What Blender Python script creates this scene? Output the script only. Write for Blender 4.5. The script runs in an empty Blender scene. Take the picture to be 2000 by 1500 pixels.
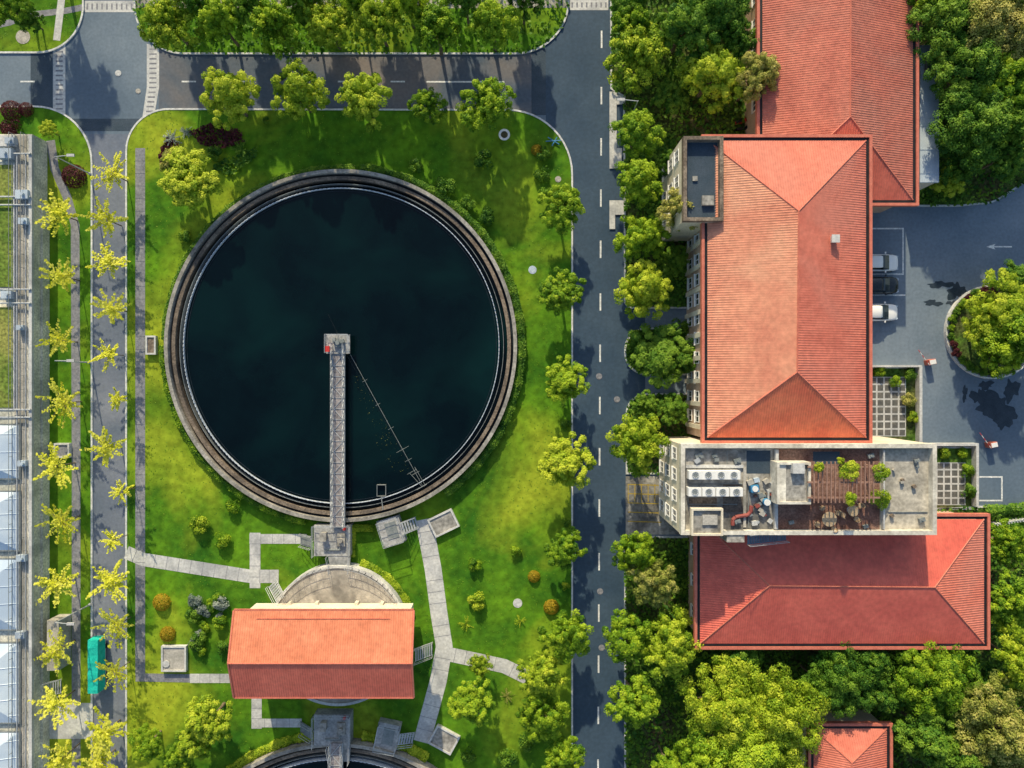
import bpy, math, random
import numpy as np
from mathutils import Vector
random.seed(7); rng=np.random.default_rng(7)
K=0.06; H=82.0
def W(px,py,z=0.0):
    f=K*(H-z)/H
    return ((px-1000)*f,(750-py)*f,z)
def W2(px,py,z=0.0):
    p=W(px,py,z); return (p[0],p[1])
scene=bpy.context.scene
col=scene.collection
# ------------------------------------------------------------------ materials
def new_mat(name):
    m=bpy.data.materials.new(name); m.use_nodes=True
    nt=m.node_tree
    return m,nt,nt.nodes['Principled BSDF']
def surf(name,c1,c2,scale=1.0,c3=None,scale2=0.12,rough=0.85,bump=0.15,bscale=8.0,metal=0.0,spec=0.3,grain=0.12,gscale=14.0,lo=0.35,hi=0.65,lo2=0.45,hi2=0.65):
    m,nt,b=new_mat(name); N=nt.nodes; L=nt.links
    tc=N.new('ShaderNodeTexCoord')
    n1=N.new('ShaderNodeTexNoise'); n1.inputs['Scale'].default_value=scale; n1.inputs['Detail'].default_value=7; n1.inputs['Roughness'].default_value=0.65
    L.new(tc.outputs['Object'],n1.inputs['Vector'])
    r=N.new('ShaderNodeValToRGB'); r.color_ramp.elements[0].position=lo; r.color_ramp.elements[1].position=hi
    r.color_ramp.elements[0].color=(*c1,1); r.color_ramp.elements[1].color=(*c2,1)
    L.new(n1.outputs['Fac'],r.inputs['Fac']); out=r.outputs['Color']
    if c3:
        n2=N.new('ShaderNodeTexNoise'); n2.inputs['Scale'].default_value=scale2; n2.inputs['Detail'].default_value=5; n2.inputs['Distortion'].default_value=0.6
        L.new(tc.outputs['Object'],n2.inputs['Vector'])
        r2=N.new('ShaderNodeValToRGB'); r2.color_ramp.elements[0].position=lo2; r2.color_ramp.elements[1].position=hi2
        L.new(n2.outputs['Fac'],r2.inputs['Fac'])
        mx=N.new('ShaderNodeMixRGB'); mx.inputs['Color2'].default_value=(*c3,1)
        L.new(r2.outputs['Color'],mx.inputs['Fac']); L.new(out,mx.inputs['Color1']); out=mx.outputs['Color']
    if grain>0:
        n3=N.new('ShaderNodeTexNoise'); n3.inputs['Scale'].default_value=gscale; n3.inputs['Detail'].default_value=3
        L.new(tc.outputs['Object'],n3.inputs['Vector'])
        mr=N.new('ShaderNodeMapRange'); mr.inputs['From Min'].default_value=0.3; mr.inputs['From Max'].default_value=0.7
        mr.inputs['To Min'].default_value=1-grain*2; mr.inputs['To Max'].default_value=1+grain*2
        L.new(n3.outputs['Fac'],mr.inputs['Value'])
        vm=N.new('ShaderNodeVectorMath'); vm.operation='SCALE'
        L.new(out,vm.inputs[0]); L.new(mr.outputs['Result'],vm.inputs['Scale']); out=vm.outputs['Vector']
    L.new(out,b.inputs['Base Color'])
    b.inputs['Roughness'].default_value=rough; b.inputs['Metallic'].default_value=metal
    b.inputs['Specular IOR Level'].default_value=spec
    if bump>0:
        nb=N.new('ShaderNodeTexNoise'); nb.inputs['Scale'].default_value=bscale; nb.inputs['Detail'].default_value=4
        L.new(tc.outputs['Object'],nb.inputs['Vector'])
        bp=N.new('ShaderNodeBump'); bp.inputs['Strength'].default_value=bump; bp.inputs['Distance'].default_value=0.1
        L.new(nb.outputs['Fac'],bp.inputs['Height']); L.new(bp.outputs['Normal'],b.inputs['Normal'])
    return m
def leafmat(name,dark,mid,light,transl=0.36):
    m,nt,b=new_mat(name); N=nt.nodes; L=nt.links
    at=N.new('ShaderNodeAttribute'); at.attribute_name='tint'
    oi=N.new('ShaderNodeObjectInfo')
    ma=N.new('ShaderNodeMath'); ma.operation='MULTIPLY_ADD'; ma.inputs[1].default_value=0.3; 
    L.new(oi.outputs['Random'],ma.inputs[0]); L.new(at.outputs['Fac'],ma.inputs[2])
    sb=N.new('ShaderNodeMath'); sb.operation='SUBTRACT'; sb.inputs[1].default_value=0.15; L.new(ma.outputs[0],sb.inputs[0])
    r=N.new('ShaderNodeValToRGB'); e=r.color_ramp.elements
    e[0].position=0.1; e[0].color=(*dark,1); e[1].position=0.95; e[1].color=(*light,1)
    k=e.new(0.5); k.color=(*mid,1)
    L.new(sb.outputs[0],r.inputs['Fac'])
    L.new(r.outputs['Color'],b.inputs['Base Color']); b.inputs['Roughness'].default_value=0.6; b.inputs['Specular IOR Level'].default_value=0.25
    tr=N.new('ShaderNodeBsdfTranslucent'); L.new(r.outputs['Color'],tr.inputs['Color'])
    mx=N.new('ShaderNodeMixShader'); mx.inputs[0].default_value=transl
    L.new(b.outputs[0],mx.inputs[1]); L.new(tr.outputs[0],mx.inputs[2])
    L.new(mx.outputs[0],N['Material Output'].inputs['Surface'])
    return m
M={}
M['ground']=surf('ground_soil_grass',(0.05,0.11,0.015),(0.08,0.17,0.02),0.4,(0.07,0.08,0.03),0.05)
M['lawn']=surf('lawn_grass',(0.032,0.12,0.010),(0.115,0.26,0.013),0.13,(0.31,0.38,0.028),0.06,rough=0.95,bump=0.3,bscale=3,grain=0.13,gscale=1.2,spec=0.1,lo=0.36,hi=0.62,lo2=0.48,hi2=0.68)
M['roofgrass']=surf('roof_planting',(0.08,0.15,0.02),(0.17,0.24,0.04),0.4,(0.26,0.27,0.07),0.2,rough=0.95,bump=0.6,bscale=3,grain=0.25,gscale=3)
M['soil']=surf('planted_soil',(0.04,0.1,0.018),(0.09,0.17,0.025),0.5,(0.09,0.085,0.04),0.15,bump=0.8,bscale=3,grain=0.3,gscale=3,spec=0.1)  # dark green-brown soil under the planting
M['asphalt']=surf('asphalt_worn',(0.14,0.19,0.25),(0.2,0.25,0.315),0.12,(0.105,0.15,0.21),0.05,rough=0.8,bump=0.03,grain=0.05,gscale=3)
M['asphalt_dark']=surf('asphalt_dark',(0.034,0.066,0.112),(0.055,0.093,0.145),0.2,(0.043,0.073,0.115),0.06,rough=0.8,bump=0.03,grain=0.06,gscale=2.5)
M['asphalt_brown']=surf('asphalt_grey',(0.15,0.175,0.23),(0.22,0.24,0.3),0.25,(0.125,0.155,0.215),0.1,rough=0.85,bump=0.03,grain=0.05,gscale=3)
M['asphalt_top']=surf('asphalt_top',(0.07,0.1,0.145),(0.11,0.135,0.175),0.2,(0.24,0.2,0.18),0.07,rough=0.85,bump=0.03,grain=0.06,gscale=3)
M['patch']=surf('asphalt_patch',(0.035,0.06,0.09),(0.055,0.08,0.115),0.6,rough=0.8)
M['kerb']=surf('kerb_stone',(0.5,0.52,0.55),(0.7,0.7,0.69),0.8,rough=0.85,grain=0.12,gscale=4)
M['rim']=surf('weathered_rim',(0.25,0.24,0.225),(0.42,0.4,0.37),0.6,(0.17,0.165,0.155),0.3,rough=0.9,grain=0.14,gscale=4)
M['concrete']=surf('concrete',(0.34,0.33,0.31),(0.53,0.5,0.46),0.5,(0.25,0.24,0.21),0.3,rough=0.9,grain=0.1,gscale=5)
M['concrete_light']=surf('concrete_light',(0.48,0.49,0.51),(0.64,0.64,0.63),0.6,(0.38,0.39,0.41),0.3,rough=0.9,grain=0.08,gscale=4)
M['concrete_mid']=surf('platform_concrete',(0.3,0.31,0.33),(0.46,0.46,0.46),0.7,(0.22,0.23,0.24),0.4,rough=0.9,grain=0.14,gscale=4)
M['concrete_brown']=surf('concrete_stained',(0.13,0.1,0.08),(0.27,0.22,0.175),0.7,(0.1,0.085,0.075),0.25,rough=0.9,grain=0.2,gscale=5)
M['concrete_grey']=surf('roof_concrete',(0.24,0.235,0.225),(0.44,0.42,0.39),0.45,(0.14,0.14,0.14),0.25,rough=0.9,grain=0.18,gscale=2.5)
M['concrete_tan']=surf('tan_concrete',(0.38,0.35,0.3),(0.56,0.52,0.45),0.45,(0.26,0.25,0.23),0.25,rough=0.9,grain=0.13,gscale=3)
M['pathgrey']=surf('path_grey',(0.18,0.19,0.23),(0.28,0.28,0.31),0.8,rough=0.9,grain=0.12,gscale=4)
M['white']=surf('white_paint',(0.7,0.71,0.72),(0.84,0.84,0.84),1.5,rough=0.6,grain=0.05,bump=0)
M['parapet']=surf('weathered_parapet',(0.55,0.53,0.48),(0.8,0.77,0.7),0.8,(0.45,0.43,0.39),0.3,rough=0.85,grain=0.1,gscale=3)
M['linepaint']=surf('road_line_paint',(0.55,0.58,0.6),(0.82,0.82,0.82),1.2,rough=0.8,grain=0.15,gscale=8,bump=0)
M['cream']=surf('cream_render',(0.6,0.54,0.44),(0.75,0.69,0.58),0.5,rough=0.85)
M['brickwall']=surf('tan_wall',(0.45,0.3,0.22),(0.55,0.4,0.31),0.6,rough=0.9)
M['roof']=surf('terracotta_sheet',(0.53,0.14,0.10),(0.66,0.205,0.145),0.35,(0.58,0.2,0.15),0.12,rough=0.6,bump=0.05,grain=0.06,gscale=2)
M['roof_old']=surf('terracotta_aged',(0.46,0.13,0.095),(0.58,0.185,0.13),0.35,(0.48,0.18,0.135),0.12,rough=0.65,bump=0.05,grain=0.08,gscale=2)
M['roof_sunlit']=surf('sunlit_sheet',(0.57,0.21,0.14),(0.69,0.3,0.195),0.3,(0.68,0.36,0.24),0.1,rough=0.6,bump=0.05,grain=0.07,gscale=2)  # lighter tan of the sun on the west slope, put into the colour
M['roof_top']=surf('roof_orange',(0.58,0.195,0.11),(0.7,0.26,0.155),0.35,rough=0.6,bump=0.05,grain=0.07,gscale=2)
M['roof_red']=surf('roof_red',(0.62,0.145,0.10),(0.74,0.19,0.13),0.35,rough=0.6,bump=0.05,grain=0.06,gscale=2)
M['roof_hip']=surf('roof_red_orange',(0.72,0.165,0.09),(0.82,0.23,0.115),0.35,rough=0.6,bump=0.05,grain=0.06,gscale=2)  # south hip brightened in colour to make up for grazing sunlight
M['roof_deep']=surf('roof_deep_red',(0.58,0.115,0.09),(0.7,0.155,0.115),0.35,rough=0.6,bump=0.05,grain=0.06,gscale=2)
M['rooftrim']=surf('roof_trim_red',(0.5,0.14,0.1),(0.62,0.2,0.14),1.0,rough=0.55,bump=0)
M['gutter']=surf('gutter_dark',(0.008,0.008,0.012),(0.02,0.02,0.024),1.0,rough=0.6,bump=0)
M['glass']=surf('dark_glass',(0.015,0.025,0.035),(0.03,0.05,0.07),0.5,rough=0.08,bump=0,spec=0.8,grain=0)
M['metal']=surf('galvanised_steel',(0.4,0.43,0.47),(0.55,0.57,0.6),2,rough=0.45,metal=0.3,bump=0,grain=0.08)
M['wmetal']=surf('weathered_steel',(0.16,0.19,0.2),(0.3,0.32,0.33),1.5,rough=0.6,metal=0.2,bump=0,grain=0.1)
M['deckm']=surf('bridge_deck',(0.2,0.19,0.21),(0.33,0.3,0.31),1.2,rough=0.7,grain=0.2,gscale=5)
M['black']=surf('black_rubber',(0.012,0.012,0.013),(0.025,0.025,0.027),3,rough=0.7,bump=0)
M['blackpaint']=surf('black_car_paint',(0.012,0.016,0.022),(0.018,0.022,0.03),1,rough=0.15,bump=0,spec=0.7,grain=0)
M['whitepaint']=surf('white_car_paint',(0.88,0.89,0.9),(0.93,0.93,0.93),1,rough=0.3,bump=0,spec=0.6,grain=0)
M['red']=surf('red_paint',(0.5,0.03,0.03),(0.62,0.06,0.05),1.5,rough=0.5,bump=0)
M['duct']=surf('faded_red_duct',(0.24,0.055,0.05),(0.34,0.1,0.085),1.5,rough=0.6,bump=0)
M['redlamp']=surf('red_lamp',(0.4,0.01,0.01),(0.5,0.02,0.02),1.5,rough=0.2,bump=0)
M['blue']=surf('blue_paint',(0.04,0.2,0.42),(0.07,0.28,0.5),1.5,rough=0.5,bump=0)
M['teal']=surf('teal_tarpaulin',(0.01,0.4,0.34),(0.03,0.56,0.47),1.2,rough=0.75,bump=0.5,bscale=2,spec=0.1)
M['wood']=surf('red_deck_boards',(0.13,0.062,0.048),(0.22,0.115,0.09),0.8,(0.26,0.16,0.13),0.3,rough=0.75,grain=0.2,gscale=6)
M['bark']=surf('bark',(0.12,0.09,0.06),(0.22,0.18,0.13),3,rough=0.95,grain=0.2)
M['wicker']=surf('wicker',(0.35,0.25,0.16),(0.55,0.42,0.28),6,rough=0.8)
M['cover']=surf('white_roof_cover',(0.55,0.66,0.8),(0.7,0.79,0.88),0.25,(0.46,0.57,0.73),0.15,rough=0.35,bump=0.05,grain=0.04)
M['paver']=surf('paver_dark',(0.08,0.085,0.09),(0.16,0.155,0.145),1.5,rough=0.9)
M['bluegrey']=surf('pale_blue_sheet',(0.4,0.49,0.6),(0.52,0.6,0.7),0.4,(0.32,0.38,0.47),0.2,rough=0.6)
M['stain']=surf('wet_stain',(0.02,0.034,0.052),(0.036,0.052,0.075),1,rough=0.4)
M['weir']=surf('weir_metal',(0.4,0.48,0.6),(0.65,0.7,0.78),2.5,rough=0.5,bump=0)
M['darkwall']=surf('wet_wall',(0.01,0.018,0.03),(0.028,0.042,0.062),1.2,rough=0.5,spec=0.2)
M['water']=surf('tank_water',(0.0006,0.004,0.0065),(0.001,0.0065,0.0095),0.3,(0.002,0.0165,0.0175),0.09,rough=0.06,bump=0.03,bscale=1.5,spec=0.2,grain=0,lo2=0.42,hi2=0.75)
M['flower']=surf('flower_soil',(0.05,0.05,0.025),(0.12,0.1,0.05),2,rough=0.9,grain=0.3)
M['leaf']=leafmat('leaf_green',(0.05,0.16,0.012),(0.2,0.37,0.018),(0.46,0.6,0.035))
M['leafd']=leafmat('leaf_dark_green',(0.026,0.11,0.016),(0.105,0.25,0.022),(0.26,0.42,0.04))
M['leafy']=leafmat('leaf_yellow_green',(0.12,0.25,0.014),(0.35,0.49,0.026),(0.62,0.69,0.06))
M['leafg']=leafmat('leaf_golden',(0.55,0.6,0.03),(0.74,0.76,0.06),(0.88,0.87,0.16),0.45)
M['leaft']=leafmat('leaf_tan_green',(0.13,0.18,0.028),(0.34,0.38,0.075),(0.58,0.54,0.17))
M['leafo']=leafmat('leaf_orange',(0.26,0.18,0.01),(0.46,0.32,0.02),(0.6,0.45,0.04))
M['leafr']=leafmat('leaf_dark_red',(0.03,0.008,0.012),(0.09,0.02,0.03),(0.17,0.04,0.05))
M['leafs']=leafmat('leaf_silver',(0.13,0.19,0.17),(0.28,0.34,0.31),(0.5,0.55,0.5))
M['grassm']=leafmat('grass_blades',(0.05,0.16,0.010),(0.12,0.26,0.012),(0.24,0.36,0.022),0.3)
# ------------------------------------------------------------------ builders
class MB:
    def __init__(s): s.v=[];s.f=[];s.m=[]
    def add(s,vs,fs,mi=0):
        b=len(s.v); s.v+= [tuple(p) for p in vs]
        for f in fs: s.f.append([b+i for i in f]); s.m.append(mi)
        return s
    def poly(s,pts,mi=0): return s.add(pts,[list(range(len(pts)))],mi)
    def box(s,cx,cy,z0,z1,sx,sy,rz=0,mi=0):
        c,sn=math.cos(rz),math.sin(rz); vs=[]
        for z in (z0,z1):
            for dx,dy in((-1,-1),(1,-1),(1,1),(-1,1)):
                x=dx*sx/2;y=dy*sy/2
                vs.append((cx+x*c-y*sn,cy+x*sn+y*c,z))
        return s.add(vs,[[3,2,1,0],[4,5,6,7],[0,1,5,4],[1,2,6,5],[2,3,7,6],[3,0,4,7]],mi)
    def prism(s,pl,z0,z1,mi=0):
        a=sum(pl[i][0]*pl[(i+1)%len(pl)][1]-pl[(i+1)%len(pl)][0]*pl[i][1] for i in range(len(pl)))
        if a<0: pl=pl[::-1]
        n=len(pl); vs=[(p[0],p[1],z0) for p in pl]+[(p[0],p[1],z1) for p in pl]
        return s.add(vs,[list(range(n,2*n)),list(range(n-1,-1,-1))]+[[i,(i+1)%n,n+(i+1)%n,n+i] for i in range(n)],mi)
    def sheet(s,pl,z,mi=0):
        a=sum(pl[i][0]*pl[(i+1)%len(pl)][1]-pl[(i+1)%len(pl)][0]*pl[i][1] for i in range(len(pl)))
        if a<0: pl=pl[::-1]
        return s.poly([(p[0],p[1],z) for p in pl],mi)
    def cyl(s,cx,cy,z0,z1,r0,r1=None,n=16,mi=0):
        if r1 is None:r1=r0
        vs=[];
        for r,z in((r0,z0),(r1,z1)):
            for i in range(n):
                a=2*math.pi*i/n; vs.append((cx+r*math.cos(a),cy+r*math.sin(a),z))
        return s.add(vs,[list(range(n-1,-1,-1)),list(range(n,2*n))]+[[i,(i+1)%n,n+(i+1)%n,n+i] for i in range(n)],mi)
    def tube(s,p0,p1,r0,r1=None,n=6,mi=0):
        if r1 is None:r1=r0
        p0=Vector(p0);p1=Vector(p1);d=(p1-p0)
        if d.length<1e-6:return s
        d.normalize(); u=d.orthogonal().normalized(); w=d.cross(u); vs=[]
        for p,r in((p0,r0),(p1,r1)):
            for i in range(n):
                a=2*math.pi*i/n; vs.append(p+u*r*math.cos(a)+w*r*math.sin(a))
        return s.add(vs,[list(range(n-1,-1,-1)),list(range(n,2*n))]+[[i,(i+1)%n,n+(i+1)%n,n+i] for i in range(n)],mi)
    def ring(s,cx,cy,r0,r1,z0,z1,n=160,mi=0,a0=0,a1=2*math.pi):
        vs=[];full=abs(a1-a0-2*math.pi)<1e-6; m=n if full else n+1
        for i in range(m):
            a=a0+(a1-a0)*i/n; c,sn=math.cos(a),math.sin(a)
            vs+=[(cx+r0*c,cy+r0*sn,z0),(cx+r1*c,cy+r1*sn,z0),(cx+r1*c,cy+r1*sn,z1),(cx+r0*c,cy+r0*sn,z1)]
        fs=[]
        for i in range(n):
            a=4*i;b=4*((i+1)%m)
            fs+=[[a+3,a+2,b+2,b+3],[a+1,b+1,b+2,a+2],[a,a+3,b+3,b],[a,b,b+1,a+1]]
        return s.add(vs,fs,mi)
    def loft(s,rings,mi=0):
        n=len(rings[0]); vs=[p for r in rings for p in r]; fs=[]
        for k in range(len(rings)-1):
            for i in range(n):
                fs.append([k*n+i,k*n+(i+1)%n,(k+1)*n+(i+1)%n,(k+1)*n+i])
        fs.append(list(range(n-1,-1,-1))); fs.append([(len(rings)-1)*n+i for i in range(n)])
        return s.add(vs,fs,mi)
    def rail(s,pts,z,h=1.0,step=1.5,r=0.03,closed=False,mi=0):
        pts=list(pts)
        if closed: pts=pts+[pts[0]]
        for a,b in zip(pts[:-1],pts[1:]):
            za=a[2] if len(a)>2 else z; zb=b[2] if len(b)>2 else z
            L=math.dist(a[:2],b[:2]); n=max(1,int(L/step))
            for i in range(n+1):
                t=i/n; x=a[0]+(b[0]-a[0])*t;y=a[1]+(b[1]-a[1])*t;zz=za+(zb-za)*t
                s.tube((x,y,zz),(x,y,zz+h),r,n=4,mi=mi)
            for hh in (h,h*0.5): s.tube((a[0],a[1],za+hh),(b[0],b[1],zb+hh),r,n=4,mi=mi)
        return s
    def stairs(s,p0,p1,w,z0,z1,n=8,mi=0):
        d=Vector((p1[0]-p0[0],p1[1]-p0[1])); L=d.length; a=math.atan2(d.y,d.x); nn=Vector((-d.y,d.x))/L*(w/2-.03)
        for sg in(-1,1): s.tube((p0[0]+nn.x*sg,p0[1]+nn.y*sg,z0),(p1[0]+nn.x*sg,p1[1]+nn.y*sg,z1),.05,n=4)
        for i in range(n):
            t=(i+.5)/n; z=z0+(z1-z0)*(i+.7)/n
            s.box(p0[0]+d.x*t,p0[1]+d.y*t,z-0.06,z,L/n*0.72,w,a,mi)
        return s
    def obj(s,name,mats,parent=None,origin=(0,0,0),smooth=False):
        if parent is not None: origin=parent['_o']
        me=bpy.data.meshes.new(name)
        o3=origin
        me.from_pydata([(p[0]-o3[0],p[1]-o3[1],p[2]-o3[2]) for p in s.v],[],s.f)
        if not isinstance(mats,(list,tuple)): mats=[mats]
        for mm in mats: me.materials.append(M[mm] if isinstance(mm,str) else mm)
        me.polygons.foreach_set('material_index',s.m)
        if smooth: me.polygons.foreach_set('use_smooth',[True]*len(s.f))
        me.update()
        ob=bpy.data.objects.new(name,me); col.objects.link(ob)
        if parent is not None: ob.parent=parent
        else: ob.location=origin
        ob['_o']=list(o3)
        return ob
def sub(mb,name,mats,parentpart,**k):
    return mb.obj(name,mats,parent=parentpart,**k)
def rails(par,segs,z=0,h=1.0,step=1.5,mt='metal'):
    for sg in segs: MB().rail(sg,z,h,step).obj('railing',mt,par)
def meta(o,label=None,cat=None,group=None,kind=None):
    if label:o['label']=label
    if cat:o['category']=cat
    if group:o['group']=group
    if kind:o['kind']=kind
    return o
def thing(name,label,cat,loc=(0,0,0),group=None):
    e=bpy.data.objects.new(name,None); col.objects.link(e); e.location=loc; e['_o']=list(loc); e.empty_display_size=0.5
    return meta(e,label,cat,group)
def dup(src,loc,rz=0,scale=(1,1,1),label=None):
    def rec(o,par):
        c=o.copy(); col.objects.link(c)
        if par is not None:
            c.parent=par; c.matrix_parent_inverse=o.matrix_parent_inverse.copy()
        for ch in o.children: rec(ch,c)
        return c
    t=rec(src,None); t.location=loc; t.rotation_euler=(0,0,rz); t.scale=scale
    if label:t['label']=label
    return t
def rp(pts,z=0,seg=10):
    out=[];n=len(pts)
    P=[Vector((p[0],p[1])) for p in pts]
    for i,p in enumerate(pts):
        r=p[2] if len(p)>2 else 0
        if r<=0: out.append(P[i]); continue
        a=(P[i-1]-P[i]).normalized(); b=(P[(i+1)%n]-P[i]).normalized()
        ang=a.angle(b); d=r/math.tan(ang/2)
        s=P[i]+a*d; e=P[i]+b*d
        c=P[i]+(a+b).normalized()*(r/math.sin(ang/2))
        a0=math.atan2(s.y-c.y,s.x-c.x); a1=math.atan2(e.y-c.y,e.x-c.x)
        da=(a1-a0+math.pi)%(2*math.pi)-math.pi
        for k in range(seg+1):
            t=a0+da*k/seg; out.append(Vector((c.x+r*math.cos(t),c.y+r*math.sin(t))))
    return [W2(p.x,p.y,z) for p in out]
def offset(pl,d):
    a=sum(pl[i][0]*pl[(i+1)%len(pl)][1]-pl[(i+1)%len(pl)][0]*pl[i][1] for i in range(len(pl)))
    if a<0: pl=pl[::-1]
    n=len(pl);out=[]
    for i in range(n):
        p0=Vector(pl[i-1]);p=Vector(pl[i]);p1=Vector(pl[(i+1)%n])
        e0=(p-p0).normalized();e1=(p1-p).normalized()
        n0=Vector((-e0.y,e0.x));n1=Vector((-e1.y,e1.x)); m=(n0+n1)
        if m.length<1e-5:m=n0
        m.normalize(); k=d/max(0.35,m.dot(n0)); out.append((p.x+m.x*k,p.y+m.y*k))
    return pl,out
def kerb_strip(pl,w=0.2,z0=0.0,z1=0.16):
    o,i=offset(pl,w); n=len(o); mb=MB()
    vs=[(p[0],p[1],z0) for p in o]+[(p[0],p[1],z1) for p in o]+[(p[0],p[1],z1) for p in i]+[(p[0],p[1],z0) for p in i]
    fs=[]
    for k in range(n):
        j=(k+1)%n
        fs+=[[k,j,n+j,n+k],[n+k,n+j,2*n+j,2*n+k],[2*n+k,2*n+j,3*n+j,3*n+k]]
    return mb.add(vs,fs)
# ------------------------------------------------------------------ setting sheets
def rect(x0,y0,x1,y1,z=0): return [W2(x0,y0,z),W2(x1,y0,z),W2(x1,y1,z),W2(x0,y1,z)]
g=MB().sheet([(-1500,-1500),(1500,-1500),(1500,1500),(-1500,1500)],0.0).obj('ground','ground'); meta(g,kind='structure')
meta(MB().sheet(rect(-400,-400,2500,1900),0.02).obj('asphalt_yard','asphalt'),kind='structure')
meta(MB().sheet(rect(1066,-400,1260,1900),0.024).obj('main_road','asphalt_dark'),kind='structure')
meta(MB().sheet(rect(183-8,262,262,1900),0.024).obj('side_road','asphalt_brown'),kind='structure')
meta(MB().sheet(rect(310,90,1040,230),0.024).obj('cross_road','asphalt_top'),kind='structure')
mb=MB(); mb.sheet(rect(1038,95,1066,225),0.028); mb.sheet(rect(128,232,292,256),0.028); mb.sheet(rect(60,100,103,235),0.028)
meta(mb.obj('asphalt_patch','patch'),kind='structure')
def lawn(name,pts,mat='lawn',top=0.12,kerb=True,seg=12):
    pl=rp(pts,seg=seg)
    meta(MB().prism(offset(pl,0.1)[1],0.01,top).obj(name,mat),kind='structure')
    if kerb: meta(kerb_strip(pl).obj('kerb','kerb'),kind='structure')
    return pl
LA=lawn('lawn',[(246,212,84),(1119,214,128),(1119,1900),(246,1900)])
LB=lawn('lawn',[(-400,207),(182,207,112),(182,1900),(-400,1900)])
LC=lawn('lawn',[(-400,105),(150,105,90),(165,20),(165,-400),(-400,-400)])
LD=lawn('lawn',[(262,-400),(262,107,98),(1112,107,105),(1112,-400)])
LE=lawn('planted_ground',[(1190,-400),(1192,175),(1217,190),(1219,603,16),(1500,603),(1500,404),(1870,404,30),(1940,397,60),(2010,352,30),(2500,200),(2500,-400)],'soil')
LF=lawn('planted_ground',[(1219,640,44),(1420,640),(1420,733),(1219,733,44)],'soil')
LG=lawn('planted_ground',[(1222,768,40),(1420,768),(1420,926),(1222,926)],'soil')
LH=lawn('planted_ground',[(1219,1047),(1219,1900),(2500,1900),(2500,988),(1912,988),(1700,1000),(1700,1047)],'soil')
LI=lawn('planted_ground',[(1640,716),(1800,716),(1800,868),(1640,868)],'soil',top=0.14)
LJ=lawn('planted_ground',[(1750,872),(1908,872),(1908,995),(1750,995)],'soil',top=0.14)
meta(MB().sheet(rect(1222,930,1330,1044),0.03).obj('parking_pavement','concrete_grey'),kind='structure')
mb=MB()
def slots(x0,y0,x1,y1,vert,mbs):
    if vert:
        n=int((y1-y0)/9)
        for i in range(n):
            y=y0+(i+.5)*(y1-y0)/n; mbs.sheet(rect(x0+5,y-1.6,x1-5,y+1.6),0.036)
    else:
        n=int((x1-x0)/9)
        for i in range(n):
            x=x0+(i+.5)*(x1-x0)/n; mbs.sheet(rect(x-1.6,y0+5,x+1.6,y1-5),0.036)
ms=MB()
for q,v in(((104,78,128,236),1),((166,2,262,24),0),((1113,0,1188,20),0)):
    mb.sheet(rect(*q),0.032); slots(*q,v,ms)
pl=[W2(287,86),W2(311,92),W2(311,170),W2(300,236),W2(276,246),W2(287,170)]
mb.sheet(pl,0.032)
for i in range(16):
    t=i/15; y=95+t*140; x=292-9*max(0,(t-.5)*2); ms.sheet([W2(x,y),W2(x+14,y),W2(x+14,y+3),W2(x,y+3)],0.036)
meta(mb.obj('drain_strip','concrete_light'),kind='structure'); meta(ms.obj('drain_slots','pathgrey'),kind='structure')
# road markings
mb=MB()
for i,y in enumerate([60,170,270,370,470,573,673,775,875,975,1080,1180,1280,1380,1483]):
    x=1175-7*i/14; mb.sheet(rect(x-1.6,y,x+1.6,y+34),0.034)
for x0 in(40,355,455,558,660,763): mb.sheet(rect(x0,158,x0+28,161),0.034)
mb.sheet(rect(833,158.5,985,161.5),0.034); mb.sheet(rect(982.5,161.6,985.5,172),0.034)
for q in((1600,445,1765,448),(1600,534,1765,537),(1600,575,1768,578),(1762,448.1,1765,533.9),(1912,930,1958,933),(1955,933.1,1958,976),(1912,976.1,1958,979)): mb.sheet(rect(*q),0.034)
mb.sheet(rect(1940,480.6,1976,483.4),0.034); mb.sheet([W2(1926,482),W2(1944,476.5),W2(1940,482),W2(1944,487.5)],0.0345)
meta(mb.obj('road_marking','linepaint'),kind='structure')
mb=MB()
for k in range(5):
    y=945+k*18; mb.sheet([W2(1226,y),W2(1292,y+2),W2(1292,y+4),W2(1226,y+2)],0.035)
for k in range(6):
    x=1226+k*13; mb.sheet([W2(x,945),W2(x+1.6,945),W2(x+1.6,980),W2(x,980)],0.0352)
meta(mb.obj('yellow_marking',surf('yellow_paint',(0.35,0.25,0.04),(0.45,0.33,0.06),2)),kind='structure')
mb=MB()
def blob(cx,cy,rx,ry,n=40):
    pts=[];ph=[random.uniform(0,6.28) for _ in range(5)]
    for i in range(n):
        a=2*math.pi*i/n; r=1+.2*math.sin(2*a+ph[0])+.18*math.sin(3*a+ph[1])+.15*math.sin(5*a+ph[2])+.1*math.sin(8*a+ph[3])+.06*math.sin(13*a+ph[4])
        pts.append(W2(cx+rx*r*math.cos(a),cy+ry*r*math.sin(a)))
    return pts
for i,(x,y,a,b) in enumerate([(1838,556,22,7),(1868,570,16,16),(1822,592,16,6),(1858,592,8,5),(1944,795,34,26),(1958,822,16,16),(1884,768,5,14),(1912,775,14,16),(1975,762,14,20),(1925,752,14,8)]): mb.sheet(blob(x,y,a,b),0.030+i*0.0004)
meta(mb.obj('wet_stain','stain'),kind='structure')
PATHS=[]
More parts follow.
